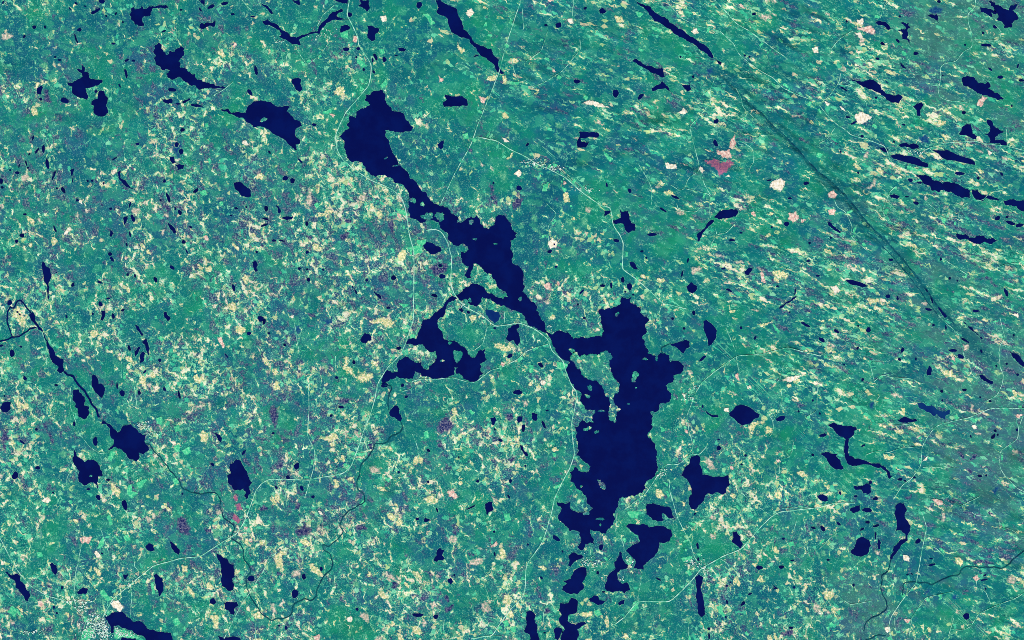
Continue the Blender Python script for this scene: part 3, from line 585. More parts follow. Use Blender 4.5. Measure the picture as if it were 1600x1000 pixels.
def cover(x, y):
    """how much heath, bog, upland and wet forest there is around a point, clustered"""
    x, y = np.asarray(x, float), np.asarray(y, float)
    o = {k: sample(t, x, y) for k, t in TABS.items()}
    e = east(x, y)
    a = math.radians(22)
    sx, sy = x * math.cos(a) - y * math.sin(a), x * math.sin(a) + y * math.cos(a)
    c1 = (1 - e) * fbm(x / 4.5, y / 4.5, 301, 4, .6) + e * fbm(sx / 6, sy / 2.6, 301, 4, .6)
    c2 = (1 - e) * fbm(x / 3.6, y / 3.6, 401, 4, .6) + e * fbm(sx / 5, sy / 2.4, 401, 4, .6)
    o['heath'] = o['heath'] + (c1 - .5) * 1.7 - .05 - .05 * e
    o['heath'] = np.minimum(o['heath'], .55 + .35 * o['heath'])
    o['bog'] = o['bog'] + (c2 - .5) * 1.4 + (c1 - .5) * .6 + .09
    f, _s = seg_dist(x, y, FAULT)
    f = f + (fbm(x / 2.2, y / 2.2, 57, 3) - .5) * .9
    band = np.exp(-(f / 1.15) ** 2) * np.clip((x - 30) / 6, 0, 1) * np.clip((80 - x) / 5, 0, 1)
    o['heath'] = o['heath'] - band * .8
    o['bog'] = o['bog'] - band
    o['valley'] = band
    return o


def east(x, y):
    s = np.clip((np.asarray(x, float) + .9 * np.asarray(y, float) - 10) / 38, 0, 1)
    return s * s * (3 - 2 * s)


FAULT = [to_world(*p) for p in ((1112, 98), (1142, 128), (1166, 158), (1192, 180), (1206, 196), (1226, 212), (1248, 236), (1264, 254), (1280, 270), (1300, 286), (1318, 304), (1342, 334), (1360, 356), (1380, 374), (1408, 404), (1432, 434), (1446, 452), (1456, 468), (1472, 488), (1490, 506), (1520, 535), (1560, 570))]


def seg_dist(x, y, line):
    best = np.full(x.shape, 1e9)
    side = np.zeros(x.shape)
    for a, b in zip(line, line[1:]):
        dx, dy = b[0] - a[0], b[1] - a[1]
        t = np.clip(((x - a[0]) * dx + (y - a[1]) * dy) / (dx * dx + dy * dy), 0, 1)
        qx, qy = x - a[0] - t * dx, y - a[1] - t * dy
        d = np.hypot(qx, qy)
        m = d < best
        best = np.where(m, d, best)
        side = np.where(m, np.sign(dx * qy - dy * qx), side)
    return best, side


lakes = sorted(SRC['L'], key=lambda q: -abs(area(q[1])))
MASK = np.zeros(XX.shape)
for lab, poly, kd in lakes:
    P = np.array(poly)
    i0, i1 = np.searchsorted(GX, [P[:, 0].min() - .3, P[:, 0].max() + .3])
    j0, j1 = np.searchsorted(GY, [P[:, 1].min() - .3, P[:, 1].max() + .3])
    sx, sy = XX[j0:j1, i0:i1], YY[j0:j1, i0:i1]
    c = np.zeros(sx.shape, bool)
    for k in range(len(P)):
        x1, y1 = P[k - 1]
        x2, y2 = P[k]
        if y1 == y2:
            continue
        c ^= ((y1 > sy) != (y2 > sy)) & (sx < (x2 - x1) * (sy - y1) / (y2 - y1) + x1)
    MASK[j0:j1, i0:i1] = np.maximum(MASK[j0:j1, i0:i1], c)
    cj, ci = np.searchsorted(GY, P[:, 1].mean()), np.searchsorted(GX, P[:, 0].mean())
    MASK[max(cj - 1, 0):cj + 1, max(ci - 1, 0):ci + 1] = 1
near = MASK.copy()
for _ in range(3):
    m = near.copy()
    m[1:] = np.maximum(m[1:], near[:-1])
    m[:-1] = np.maximum(m[:-1], near[1:])
    n2 = m.copy()
    n2[:, 1:] = np.maximum(n2[:, 1:], m[:, :-1])
    n2[:, :-1] = np.maximum(n2[:, :-1], m[:, 1:])
    near = n2
def dilate(a):
    m = a.copy()
    m[1:] = np.maximum(m[1:], a[:-1])
    m[:-1] = np.maximum(m[:-1], a[1:])
    r = m.copy()
    r[:, 1:] = np.maximum(r[:, 1:], m[:, :-1])
    r[:, :-1] = np.maximum(r[:, :-1], m[:, 1:])
    return r


dist = np.zeros(XX.shape)
d_ = near.copy()
for _ in range(16):
    dist += 1 - d_
    d_ = dilate(d_)
dist = dist / 16
for _ in range(8):
    a = dist.copy()
    a[1:-1] = (dist[:-2] + dist[1:-1] + dist[2:]) / 3
    b = a.copy()
    b[:, 1:-1] = (a[:, :-2] + a[:, 1:-1] + a[:, 2:]) / 3
    dist = b
fade = dist * dist * (3 - 2 * dist) * (near == 0)
ea = east(XX, YY)
rot = math.radians(24)
ux, uy = XX * math.cos(rot) - YY * math.sin(rot), XX * math.sin(rot) + YY * math.cos(rot)
hills = fbm(XX / 6, YY / 6, 11, 5, .45) - .3
drum = fbm(ux / 4.2, uy / 1.2, 21, 3, .45) - .35
H = (1 - .5 * ea) * hills * 1.0 + ea * (drum * .75 + hills * .5)
H = np.maximum(H, 0.02) * fade
H = np.where(MASK > 0, -0.03, H)
fd, fs = seg_dist(XX, YY, FAULT)
fd = fd + (fbm(XX / 2, YY / 2, 55, 3) - .5) * .7
valfade = np.clip((XX - 30) / 5, 0, 1) * np.clip((77 - XX) / 4, 0, 1) * np.clip(dist * 2.5, 0, 1)
H = H + (.45 * np.exp(-(fd / 2.6) ** 2) - .15 * np.exp(-(fd / .9) ** 2)) * valfade * (near == 0)
fl_, _q = seg_dist(XX, YY, FAULT)
fl_ = np.abs(fl_ * np.where(_q < 0, -1, 1) + (fbm(XX / 3, YY / 3, 58, 3) - .5) * .5)
H = H - (.42 * np.exp(-(fl_ / .30) ** 2) * (.35 + 1.1 * fbm(XX / 5, YY / 5, 59, 2)) + .25 * np.exp(-((fl_ - 1.0) / .28) ** 2) * (_q < 0) + .18 * np.exp(-((fl_ - 1.2) / .28) ** 2) * (_q > 0)) * valfade * (near == 0)
H = np.maximum(H, np.where(MASK > 0, -.03, -.8))
LO = np.array(H)


def ground_z(x, y):
    x, y = np.asarray(x, float), np.asarray(y, float)
    i = np.clip(np.searchsorted(GX, x) - 1, 0, len(GX) - 2)
    j = np.clip(np.searchsorted(GY, y) - 1, 0, len(GY) - 2)
    fx, fy = (x - GX[i]) / (GX[i + 1] - GX[i]), (y - GY[j]) / (GY[j + 1] - GY[j])
    return (H[j, i] * (1 - fx) + H[j, i + 1] * fx) * (1 - fy) + (H[j + 1, i] * (1 - fx) + H[j + 1, i + 1] * fx) * fy


# ---------------------------------------------------------------- materials
def nd(nt, t, **kw):
    n = nt.nodes.new(t)
    for k, v in kw.items():
        setattr(n, k, v)
    return n


class G:
    """tiny wrapper for wiring math nodes"""

    def __init__(self, nt):
        self.nt = nt

    def link(self, a, b):
        if isinstance(a, (int, float)):
            b.default_value = a
        elif isinstance(a, tuple):
            b.default_value = a
        else:
            self.nt.links.new(a, b)

    def math(self, op, a, b=0.0, c=None, clamp=False):
        n = nd(self.nt, 'ShaderNodeMath', operation=op)
        n.use_clamp = clamp
        self.link(a, n.inputs[0])
        self.link(b, n.inputs[1])
        if c is not None:
            self.link(c, n.inputs[2])
        return n.outputs[0]

    def vmath(self, op, a, b):
        n = nd(self.nt, 'ShaderNodeVectorMath', operation=op)
        self.link(a, n.inputs[0])
        self.link(b, n.inputs[3] if op == 'SCALE' else n.inputs[1])
        return n.outputs[0]

    def rotz(self, v, ang):
        n = nd(self.nt, 'ShaderNodeVectorRotate', rotation_type='Z_AXIS')
        self.link(v, n.inputs['Vector'])
        n.inputs['Angle'].default_value = ang
        return n.outputs[0]

    def noise(self, v, scale, detail=3, rough=.55, off=0.0, dist=0.0, color=False):
        n = nd(self.nt, 'ShaderNodeTexNoise')
        n.noise_dimensions = '2D'
        if off:
            v = self.vmath('ADD', v, (off, off * .7, 0))
        self.link(v, n.inputs['Vector'])
        n.inputs['Scale'].default_value = scale
        n.inputs['Detail'].default_value = detail
        n.inputs['Roughness'].default_value = rough
        n.inputs['Distortion'].default_value = dist
        return n.outputs['Color' if color else 'Fac']

    def smooth(self, v, lo, hi):
        n = nd(self.nt, 'ShaderNodeMapRange', interpolation_type='SMOOTHSTEP')
        self.link(v, n.inputs['Value'])
        n.inputs['From Min'].default_value = lo
        n.inputs['From Max'].default_value = hi
        return n.outputs['Result']

    def mix(self, f, a, b, blend='MIX'):
        n = nd(self.nt, 'ShaderNodeMix', data_type='RGBA', blend_type=blend)
        self.link(f, n.inputs[0])
        self.link(a, n.inputs[6])
        self.link(b, n.inputs[7])
        return n.outputs[2]

    def fmix(self, f, a, b):
        n = nd(self.nt, 'ShaderNodeMix', data_type='FLOAT')
        self.link(f, n.inputs[0])
        self.link(a, n.inputs[2])
        self.link(b, n.inputs[3])
        return n.outputs[0]

    def ramp(self, v, stops):
        n = nd(self.nt, 'ShaderNodeValToRGB')
        e = n.color_ramp.elements
        while len(e) < len(stops):
            e.new(.5)
        for i, (p, c) in enumerate(stops):
            e[i].position = p
            e[i].color = c
        self.link(v, n.inputs[0])
        return n.outputs[0]

    def attr(self, name):
        return nd(self.nt, 'ShaderNodeAttribute', attribute_name=name).outputs['Fac']


def build_land():
    ng = bpy.data.node_groups.new('land_cover', 'ShaderNodeTree')
    ng.interface.new_socket('Color', in_out='OUTPUT', socket_type='NodeSocketColor')
    ng.interface.new_socket('Height', in_out='OUTPUT', socket_type='NodeSocketFloat')
    g = G(ng)
    out = nd(ng, 'NodeGroupOutput')
    pos = nd(ng, 'ShaderNodeNewGeometry').outputs['Position']
    P = g.vmath('MULTIPLY', pos, (1, 1, 0))
    heath, bog, up, blue, ea_ = g.attr('heath'), g.attr('bog'), g.attr('upland'), g.attr('wetblue'), g.attr('east')
    wv = g.noise(P, .45, 3, .55, color=True)
    wv = g.vmath('MULTIPLY', g.vmath('SUBTRACT', wv, (.5, .5, .5)), (2.4, 2.4, 0))
    Pw = g.vmath('ADD', P, wv)
    wv2 = g.noise(P, 1.7, 2, .5, off=7.0, color=True)
    wv2 = g.vmath('MULTIPLY', g.vmath('SUBTRACT', wv2, (.5, .5, .5)), (.8, .8, 0))
    E = g.vmath('MULTIPLY', g.rotz(g.vmath('ADD', P, wv2), math.radians(22)), (.23, 1.0, 0))
    Wc = g.vmath('MULTIPLY', g.rotz(g.vmath('ADD', Pw, wv2), math.radians(58)), (.62, 1.0, 0))
    # ---- forest: patchwork of stands, blue-green to green, with fine canopy grain
    rich = g.smooth(heath, .15, .75)                    # broken, patchy country against closed forest
    big = g.noise(P, .10, 5, .6)
    stand = nd(ng, 'ShaderNodeTexVoronoi', voronoi_dimensions='2D')
    stand.inputs['Scale'].default_value = .6
    g.link(g.vmath('ADD', P, wv2), stand.inputs['Vector'])
    cell = nd(ng, 'ShaderNodeSeparateColor')
    g.link(stand.outputs['Color'], cell.inputs[0])
    tone = g.math('ADD', g.math('MULTIPLY', g.math('SUBTRACT', cell.outputs[0], .5), .13), big)
    base = g.ramp(tone, [(.30, lin('0c5f74')), (.43, lin('0e6e76')), (.54, lin('107c74')), (.70, lin('188e6c'))])
    base = g.mix(g.math('MULTIPLY', g.smooth(g.math('ADD', g.math('MULTIPLY', blue, .5), g.noise(P, .28, 5, .62, off=40.)), .70, .90), .55), base, lin('155c7c'))
    n_up = g.noise(E, .5, 5, .65, off=13.)
    base = g.mix(g.math('MULTIPLY', g.smooth(g.math('ADD', g.math('MULTIPLY', up, .6), n_up), .62, .9), .5), base, lin('557c7a'))
    base = g.mix(g.math('MULTIPLY', g.attr('valley'), .85), base, lin('115e6a'))  # fault valley: blue-green forest, darkened further to paint the slope shade
    tint = g.math('MULTIPLY', g.smooth(g.math('ADD', g.math('MULTIPLY', bog, .45), g.noise(P, .35, 5, .65, off=151.)), .58, .86), .42)
    base = g.mix(tint, base, lin('365c88'))
    fine = g.fmix(ea_, g.noise(Wc, 3.4, 4, .72, off=3.), g.noise(E, 3.8, 4, .70, off=3.))
    gr = g.math('ADD', .16, g.math('MULTIPLY', rich, .84))
    base = g.mix(g.math('MULTIPLY', g.math('MULTIPLY', g.smooth(fine, .50, .70), .75), gr), base, lin('34c09c'))
    base = g.mix(g.math('MULTIPLY', g.math('MULTIPLY', g.smooth(fine, .50, .32), .7), gr), base, lin('0b3d5c'))
    # ---- young stands and old clear-cuts: paler green angular plots
    pale = g.math('ADD', g.math('MULTIPLY', cell.outputs[1], .5), g.noise(E, .9, 5, .65, off=21.))
    base = g.mix(g.math('MULTIPLY', g.smooth(pale, .84, 1.0), .55), base, lin('36a080'))
    # ---- heath, mire and clear-felled ground: pale green rims, cream and pink cores
    A = g.fmix(ea_, g.noise(Wc, 1.6, 6, .66), g.noise(E, 1.8, 6, .64))
    t = g.math('ADD', A, g.math('MULTIPLY', g.math('SUBTRACT', heath, .40), .20))
    # forested knolls ringed by mire: the open ground keeps to the seams between them
    def seams(v, scale):
        n = nd(ng, 'ShaderNodeTexVoronoi', voronoi_dimensions='2D', feature='DISTANCE_TO_EDGE')
        n.inputs['Scale'].default_value = scale
        g.link(v, n.inputs['Vector'])
        return n.outputs['Distance']
    warp3 = g.vmath('ADD', P, g.vmath('ADD', g.vmath('MULTIPLY', wv, (.45, .45, 0)), wv2))
    E3 = g.vmath('MULTIPLY', g.rotz(warp3, math.radians(22)), (.30, 1.05, 0))
    W3 = g.vmath('MULTIPLY', g.rotz(warp3, math.radians(58)), (.75, 1.1, 0))
    sd = g.fmix(g.smooth(ea_, .3, .7), seams(W3, .46), seams(E3, .52))
    seam = g.smooth(sd, .13, .0)
    knoll = g.smooth(sd, .10, .30)
    t = g.math('ADD', t, g.math('SUBTRACT', g.math('MULTIPLY', seam, .11), g.math('MULTIPLY', knoll, .085)))
    n2 = g.fmix(ea_, g.noise(Pw, .85, 4, .55, off=31.), g.noise(E, 1.0, 4, .55, off=31.))
    band = g.smooth(g.math('ABSOLUTE', g.math('SUBTRACT', n2, .5)), .030, .004)
    band = g.math('MULTIPLY', band, g.smooth(g.math('ADD', g.math('MULTIPLY', heath, .4), g.noise(Pw, 1.6, 4, .65, off=9.)), .60, .80))
    t = g.math('ADD', t, g.math('MULTIPLY', band, .115))
    hue = g.math('ADD', g.noise(P, .30, 3, .6, off=55.), g.math('MULTIPLY', g.math('SUBTRACT', g.noise(P, 3.0, 3, .65, off=61.), .5), .75))
    mire = g.ramp(hue, [(.30, lin('7fe0b0')), (.43, lin('a8e6a0')), (.52, lin('d8e68e')), (.59, lin('f2e098')), (.64, lin('f3e0c4')), (.71, lin('e0aea0')), (.79, lin('b28f98'))])
    t = g.math('ADD', t, g.math('MULTIPLY', g.math('SUBTRACT', g.fmix(ea_, g.noise(P, .55, 3, .6, off=171.), g.noise(E, .5, 3, .6, off=171.)), .53), .22))
    m = g.smooth(t, .615, .685)
    m0 = g.smooth(t, .54, .605)
    base = g.mix(g.math('MULTIPLY', m0, .6), base, lin('40b590'))
    base = g.mix(g.math('MULTIPLY', m, .8), base, mire)
    base = g.mix(g.math('MULTIPLY', g.smooth(t, .68, .74), .85), base, lin('fff6dc'))
    # ---- crisp small plots: felled blocks, gardens and fields
    vor = nd(ng, 'ShaderNodeTexVoronoi', voronoi_dimensions='2D', distance='MINKOWSKI')
    vor.inputs['Scale'].default_value = 1.9
    vor.inputs['Exponent'].default_value = 1.3
    E2 = g.vmath('MULTIPLY', g.rotz(g.vmath('ADD', P, g.vmath('MULTIPLY', wv2, (.5, .5, 0))), math.radians(22)), (.55, 1.15, 0))
    P2 = g.vmath('ADD', P, g.vmath('MULTIPLY', wv2, (.7, .7, 0)))
    mx = nd(ng, 'ShaderNodeMix', data_type='VECTOR')
    g.link(g.smooth(ea_, .45, .55), mx.inputs[0])
    g.link(P2, mx.inputs[4])
    g.link(E2, mx.inputs[5])
    g.link(mx.outputs[1], vor.inputs['Vector'])
    c2 = nd(ng, 'ShaderNodeSeparateColor')
    g.link(vor.outputs['Color'], c2.inputs[0])
    gate = g.math('ADD', c2.outputs[0], g.math('MULTIPLY', g.math('SUBTRACT', g.noise(P, .22, 4, .6, off=101.), .5), .9))
    gate = g.math('ADD', gate, g.math('MULTIPLY', g.math('SUBTRACT', fine, .5), .6))
    plot = g.ramp(c2.outputs[1], [(.0, lin('35c798')), (.40, lin('5fdcaa')), (.62, lin('8fe8b8')), (.80, lin('c8e79a')), (.94, lin('f2e3b8'))])
    gate = g.math('ADD', gate, g.math('MULTIPLY', g.math('SUBTRACT', rich, .5), .14))
    base = g.mix(g.math('MULTIPLY', g.smooth(gate, .925, .965), .75), base, plot)
    # ---- tracks, ditches and brook meadows: thin pale veins
    n3 = g.fmix(ea_, g.noise(Pw, 1.25, 4, .55, off=131.), g.noise(E, 1.5, 4, .6, off=131.))
    vein = g.smooth(g.math('ABSOLUTE', g.math('SUBTRACT', n3, .5)), .019, .004)
    vein = g.math('MULTIPLY', vein, g.smooth(g.noise(P, .8, 4, .65, off=141.), .49, .62))
    base = g.mix(g.math('MULTIPLY', vein, .7), base, lin('86e0b6'))
    # ---- dark wet bog, purple grey with a mottled skin
    B = g.math('ADD', g.fmix(ea_, g.noise(Wc, .9, 6, .70, off=77.), g.noise(E, 1.1, 6, .66, off=77.)),
               g.math('MULTIPLY', g.math('SUBTRACT', bog, .42), .20))
    mb = g.smooth(B, .555, .66)
    bogc = g.ramp(g.noise(P, 3.6, 5, .70, off=17.), [(.34, lin('101a55')), (.48, lin('34406e')), (.58, lin('6a6c8a')), (.70, lin('b8a8a6'))])
    base = g.mix(g.math('MULTIPLY', mb, g.math('SUBTRACT', .8, g.math('MULTIPLY', m, .55))), base, bogc)
    # ---- tiny pools and bright flecks (houses, bare rock)
    fl = g.fmix(ea_, g.noise(P, 5.2, 3, .65, off=5.), g.noise(E, 6.0, 3, .65, off=5.))
    base = g.mix(g.math('MULTIPLY', g.smooth(fl, .61, .68), g.math('ADD', .3, g.math('MULTIPLY', rich, .5))), base, lin('a4ecc8'))
    base = g.mix(g.math('MULTIPLY', g.smooth(fl, .38, .30), g.math('ADD', .12, g.math('MULTIPLY', rich, .75))), base, lin('08164e'))
    # ---- reeds, beaches and gardens along the shores
    sh = g.math('MULTIPLY', g.attr('shore'), g.smooth(g.noise(P, 3.4, 3, .6, off=88.), .42, .62))
    base = g.mix(g.math('MULTIPLY', sh, .7), base, lin('63b596'))
    g.link(base, out.inputs['Color'])
    hgt = g.math('ADD', g.math('MULTIPLY', fine, .5), g.math('MULTIPLY', m, -.25))
    g.link(hgt, out.inputs['Height'])
    return ng


LAND = build_land()


def land_material(name, patch=None, soft=.0, speck=None):
    """ground cover; a patch lays its own cover over it, ragged at the rim"""
    mat = bpy.data.materials.new(name)
    mat.use_nodes = True
    nt = mat.node_tree
    b = nt.nodes['Principled BSDF']
    b.inputs['Roughness'].default_value = .95
    b.inputs['Specular IOR Level'].default_value = .02
    g = G(nt)
    grp = nd(nt, 'ShaderNodeGroup')
    grp.node_tree = LAND
    col = grp.outputs['Color']
    if patch:
        pos = nd(nt, 'ShaderNodeNewGeometry').outputs['Position']
        P = g.vmath('MULTIPLY', pos, (1, 1, 0))
        e = g.attr('edge')
        f = g.math('ADD', g.math('MULTIPLY', e, .8), g.math('MULTIPLY', g.noise(P, 2.4, 6, .72, off=4.), 1.3))
        msk = g.smooth(f, .72 + soft, .92 + soft + (.25 if soft > .04 else 0))
        pc = g.ramp(g.noise(P, 3.0, 4, .62, off=66.), [(.34, lin(patch[0])), (.5, lin(patch[1])), (.64, lin(patch[2]))])
        if speck:
            pc = g.mix(g.smooth(g.noise(P, 4.2, 2, .6, off=12.), .62, .72), pc, lin(speck))
        col = g.mix(msk, col, pc)
    g.link(col, b.inputs['Base Color'])
    bp = nd(nt, 'ShaderNodeBump')
    bp.inputs['Strength'].default_value = .35
    bp.inputs['Distance'].default_value = .25
    g.link(grp.outputs['Height'], bp.inputs['Height'])
    g.link(bp.outputs[0], b.inputs['Normal'])
    return mat


M_LAND = land_material('forest_and_heath')
M_PATCH = {
    'W': land_material('pale_bare_ground', ('d8cfae', 'fff3dc', 'fffdf2'), -.06),
    'P': land_material('pink_cleared_ground', ('c8958f', 'eec6b6', 'fdebdb'), -.02, '6aa88c'),
    'M': land_material('magenta_peat', ('84587f', '9a6286', 'ba7086'), .0, 'd48a86'),
    'F': land_material('bright_green_field', ('35b589', '46cf94', '86e6ae'), -.10),
    'Y': land_material('yellow_mire', ('6fb890', 'e8dc9a', 'fff8d8'), .03, '3f9f84'),
    'T': land_material('tan_heath', ('5fa58c', 'd2bba6', 'f6e6d6'), .06, '3f9a84'),
    'D': land_material('dark_wet_bog', ('111c58', '36406e', '6c6e8a'), .07, '9d98a0'),
    'B': land_material('blue_wet_fen', ('123f78', '1b4f80', '2c6a86'), .16),
    'C': land_material('old_clear_cut', ('2f9079', '52aa86', '86c79c'), .12),
}


def water_material(name, c1, c2, rough_=.12):
    mat = bpy.data.materials.new(name)
    mat.use_nodes = True
    nt = mat.node_tree
    b = nt.nodes['Principled BSDF']
    g = G(nt)
    pos = nd(nt, 'ShaderNodeNewGeometry').outputs['Position']
    c = g.mix(g.smooth(g.noise(pos, .35, 4, .6), .35, .7), lin(c1), lin(c2))
    g.link(c, b.inputs['Base Color'])
    b.inputs['Roughness'].default_value = rough_
    b.inputs['IOR'].default_value = 1.33
    return mat


M_WATER = water_material('deep_lake_water', '00084e', '001058')
M_POND = water_material('dark_pond_water', '000644', '000e58')
M_HAZY = water_material('shallow_blue_water', '04266a', '083870')
M_RIVER = water_material('river_water', '063650', '0c5a60')


def flat_material(name, c1, c2, scale=2.0, rough_=.8):
    mat = bpy.data.materials.new(name)
    mat.use_nodes = True
    nt = mat.node_tree
    b = nt.nodes['Principled BSDF']
    b.inputs['Roughness'].default_value = rough_
    b.inputs['Specular IOR Level'].default_value = .03
    g = G(nt)
    pos = nd(nt, 'ShaderNodeNewGeometry').outputs['Position']
    g.link(g.mix(g.smooth(g.noise(pos, scale, 3, .6), .38, .62), lin(c1), lin(c2)), b.inputs['Base Color'])
    return mat


M_ROAD = flat_material('road_surface', '48b494', 'bcf0d8', 1.3)
M_TRACK = flat_material('forest_track', '34a486', 'aeecd0', 1.3)
M_MAIN = flat_material('main_road_surface', '6fcdaa', 'c4f2dc', 1.1)
M_ROOF = flat_material('pale_roofs', '8fd4bc', 'fdfff8', 5.0)


# ---------------------------------------------------------------- object helpers
def set_attrs(me, co, shore=0.0, edge=None):
    x, y = co[:, 0], co[:, 1]
    vals = cover(x, y)
    vals['east'] = east(x, y)
    if shore:
        vals['shore'] = np.full(len(co), shore)
    if edge is not None:
        vals['edge'] = edge
    for k, v in vals.items():
        a = me.attributes.new(k, 'FLOAT', 'POINT')
        a.data.foreach_set('value', np.ascontiguousarray(v, dtype=np.float32))


def link(name, me, mat, parent=None, loc=(0, 0, 0), kind=None, label=None, cat=None, group=None):
    o = bpy.data.objects.new(name, me)
    for m_ in (mat if isinstance(mat, (list, tuple)) else [mat]):
        if m_.name not in me.materials:
            me.materials.append(m_)
    COL.objects.link(o)
    o.location = loc
    if parent is not None:
        o.parent = parent
        o.location = (loc[0] - parent.location[0], loc[1] - parent.location[1], loc[2] - parent.location[2])
    if kind:
        o['kind'] = kind
    if label:
        o['label'] = label
    if cat:
        o['category'] = cat
    if group:
        o['group'] = group
    return o


def triangulate(poly, inner=None):
    """-> verts (list of 2d), tris, boundary count"""
    pts = [Vector(p) for p in poly]
    n = len(pts)
    if inner:
        pts += [Vector(p) for p in inner]
    v, e, f, ov, oe, of = delaunay_2d_cdt(pts, [], [list(range(n))], 1, 1e-5)
    return v, f, ov


def slab(poly, z_top, z_bot):
    v, f, ov = triangulate(poly)
    n = len(v)
    verts = [(p[0], p[1], z_top) for p in v] + [(p[0], p[1], z_bot) for p in v]
    cnt = {}
    for t in f:
        for a, b in zip(t, t[1:] + t[:1]):
            cnt[(a, b)] = cnt.get((a, b), 0) + 1
    faces = [tuple(t) for t in f]
    for (a, b) in cnt:
        if (b, a) not in cnt:
            faces.append((a, a + n, b + n, b))
    return verts, faces


def mesh_from(name, verts, faces, c=(0, 0, 0)):
    me = bpy.data.meshes.new(name)
    me.from_pydata([(x - c[0], y - c[1], z - c[2]) for x, y, z in verts], [], faces)
    me.update()
    return me


def drape(poly, lift, step=.3):
    """polygon laid on the relief with inner points; edge attribute 0 at the rim"""
    xs = [p[0] for p in poly]
    ys = [p[1] for p in poly]
    inner = []
    x = min(xs) + step * .5
    while x < max(xs):
        y = min(ys) + step * .5
        while y < max(ys):
            q = (x + (random.random() - .5) * step * .5, y + (random.random() - .5) * step * .5)
            if inside(q, poly):
                inner.append(q)
            y += step
        x += step
    v, f, ov = triangulate(poly, inner)
    nb = len(poly)
    V = np.array([(p[0], p[1]) for p in v]) if v else np.zeros((0, 2))
    if not len(V):
        return None
    edge = np.array([0.0 if any(k < nb for k in o) else 1.0 for o in ov])
    # distance to rim -> smooth 0..1
    B = np.array(poly)
    d = np.sqrt(((V[:, None, :] - B[None, :, :]) ** 2).sum(2)).min(1)
    edge = np.clip(d / (.12 + .30 * math.sqrt(abs(area(poly)))), 0, 1) * edge
    Z = ground_z(V[:, 0], V[:, 1]) + lift
    # keep the sheet above the ground between its points
    verts = np.column_stack([V, Z])
    return verts, [tuple(t) for t in f], edge


# ---------------------------------------------------------------- ground sheet
def build_ground():
    ny, nx = XX.shape
    co = np.column_stack([XX.ravel(), YY.ravel(), H.ravel()]).astype(np.float32)
    idx = np.arange(nx * ny).reshape(ny, nx)
    q = np.stack([idx[:-1, :-1], idx[:-1, 1:], idx[1:, 1:], idx[1:, :-1]], -1).reshape(-1, 4)
    me = bpy.data.meshes.new('ground')
    me.vertices.add(len(co))
    me.vertices.foreach_set('co', co.ravel())
    me.loops.add(q.size)
    me.loops.foreach_set('vertex_index', q.ravel().astype(np.int32))
    me.polygons.add(len(q))
    me.polygons.foreach_set('loop_start', np.arange(0, q.size, 4, dtype=np.int32))
    me.polygons.foreach_set('loop_total', np.full(len(q), 4, dtype=np.int32))
    me.update(calc_edges=True)
    me.polygons.foreach_set('use_smooth', np.ones(len(q), bool))
    set_attrs(me, co)
    return link('ground', me, M_LAND, kind='structure')


ground = build_ground()

# ---------------------------------------------------------------- labels
CLASS8 = ['right of', 'above and right of', 'above', 'above and left of', 'left of', 'below and left of', 'below', 'below and right of']
ORD = ['', 'second nearest ', 'third nearest ', 'fourth nearest ', 'fifth nearest ', 'sixth nearest ', 'seventh nearest ', 'eighth nearest ']


def direction(a, b):
    t = math.atan2(a[1] - b[1], a[0] - b[0])
    return CLASS8[int(round(t / (math.pi / 4))) % 8]


REFS = []
_seen = {}
for lab, poly, kd in lakes:
    if lab:
        mt = re.match(r'(.*?\b(?:lake|pond))\b', lab)
        if mt and len(mt.group(1).split()) > 1:
            _seen.setdefault(mt.group(1), []).append(poly)
for k, v in _seen.items():
    if len(v) == 1:
        REFS.append((k, v[0]))


def nearest_ref(c, skip=None):
    best = None
    for k, poly in REFS:
        if skip is poly:
            continue
        i = min(range(len(poly)), key=lambda q: (poly[q][0] - c[0]) ** 2 + (poly[q][1] - c[1]) ** 2)
        d = math.hypot(poly[i][0] - c[0], poly[i][1] - c[1])
        if k.startswith('long ragged'):
            d += 2
        if best is None or d < best[0]:
            p = poly[i] if k.startswith(('long ragged', 'many-armed')) else centroid(poly)
            best = (d, k, p)
    return best


def shape_words(poly):
    P = np.array(poly)
    Q = P - P.mean(0)
    ev, vec = np.linalg.eigh(Q.T @ Q)
    r = math.sqrt(max(ev[1], 1e-9) / max(ev[0], 1e-9))
    ang = math.degrees(math.atan2(vec[1, 1], vec[0, 1])) % 180
    if r < 1.3:
        return 'round'
    if r < 1.8:
        s = 'oval'
    elif r < 2.8:
        s = 'elongated'
    else:
        s = 'thin'
    if ang < 20 or ang > 160:
        return s + ' level'
    if 70 < ang < 110:
        return s + ' upright'
    return s + (' up-slanting' if ang < 90 else ' down-slanting')


class Labeller:
    def __init__(self):
        self.items = []

    def add(self, o, desc, c, skip=None):
        d, k, p = nearest_ref(c, skip)
        self.items.append((o, desc, direction(c, p), k, d))

    def finish(self):
        by = {}
        for it in self.items:
            by.setdefault((it[1], it[2], it[3]), []).append(it)
        for (desc, di, k), its in by.items():
            its.sort(key=lambda q: q[4])
            for n, it in enumerate(its):
                pre = ORD[min(n, len(ORD) - 1)] if len(its) > 1 else ''
                if len(its) > 1 and n == 0:
                    pre = 'nearest '
                it[0]['label'] = f"{pre}{desc} {di} the {k}"


LBL = Labeller()

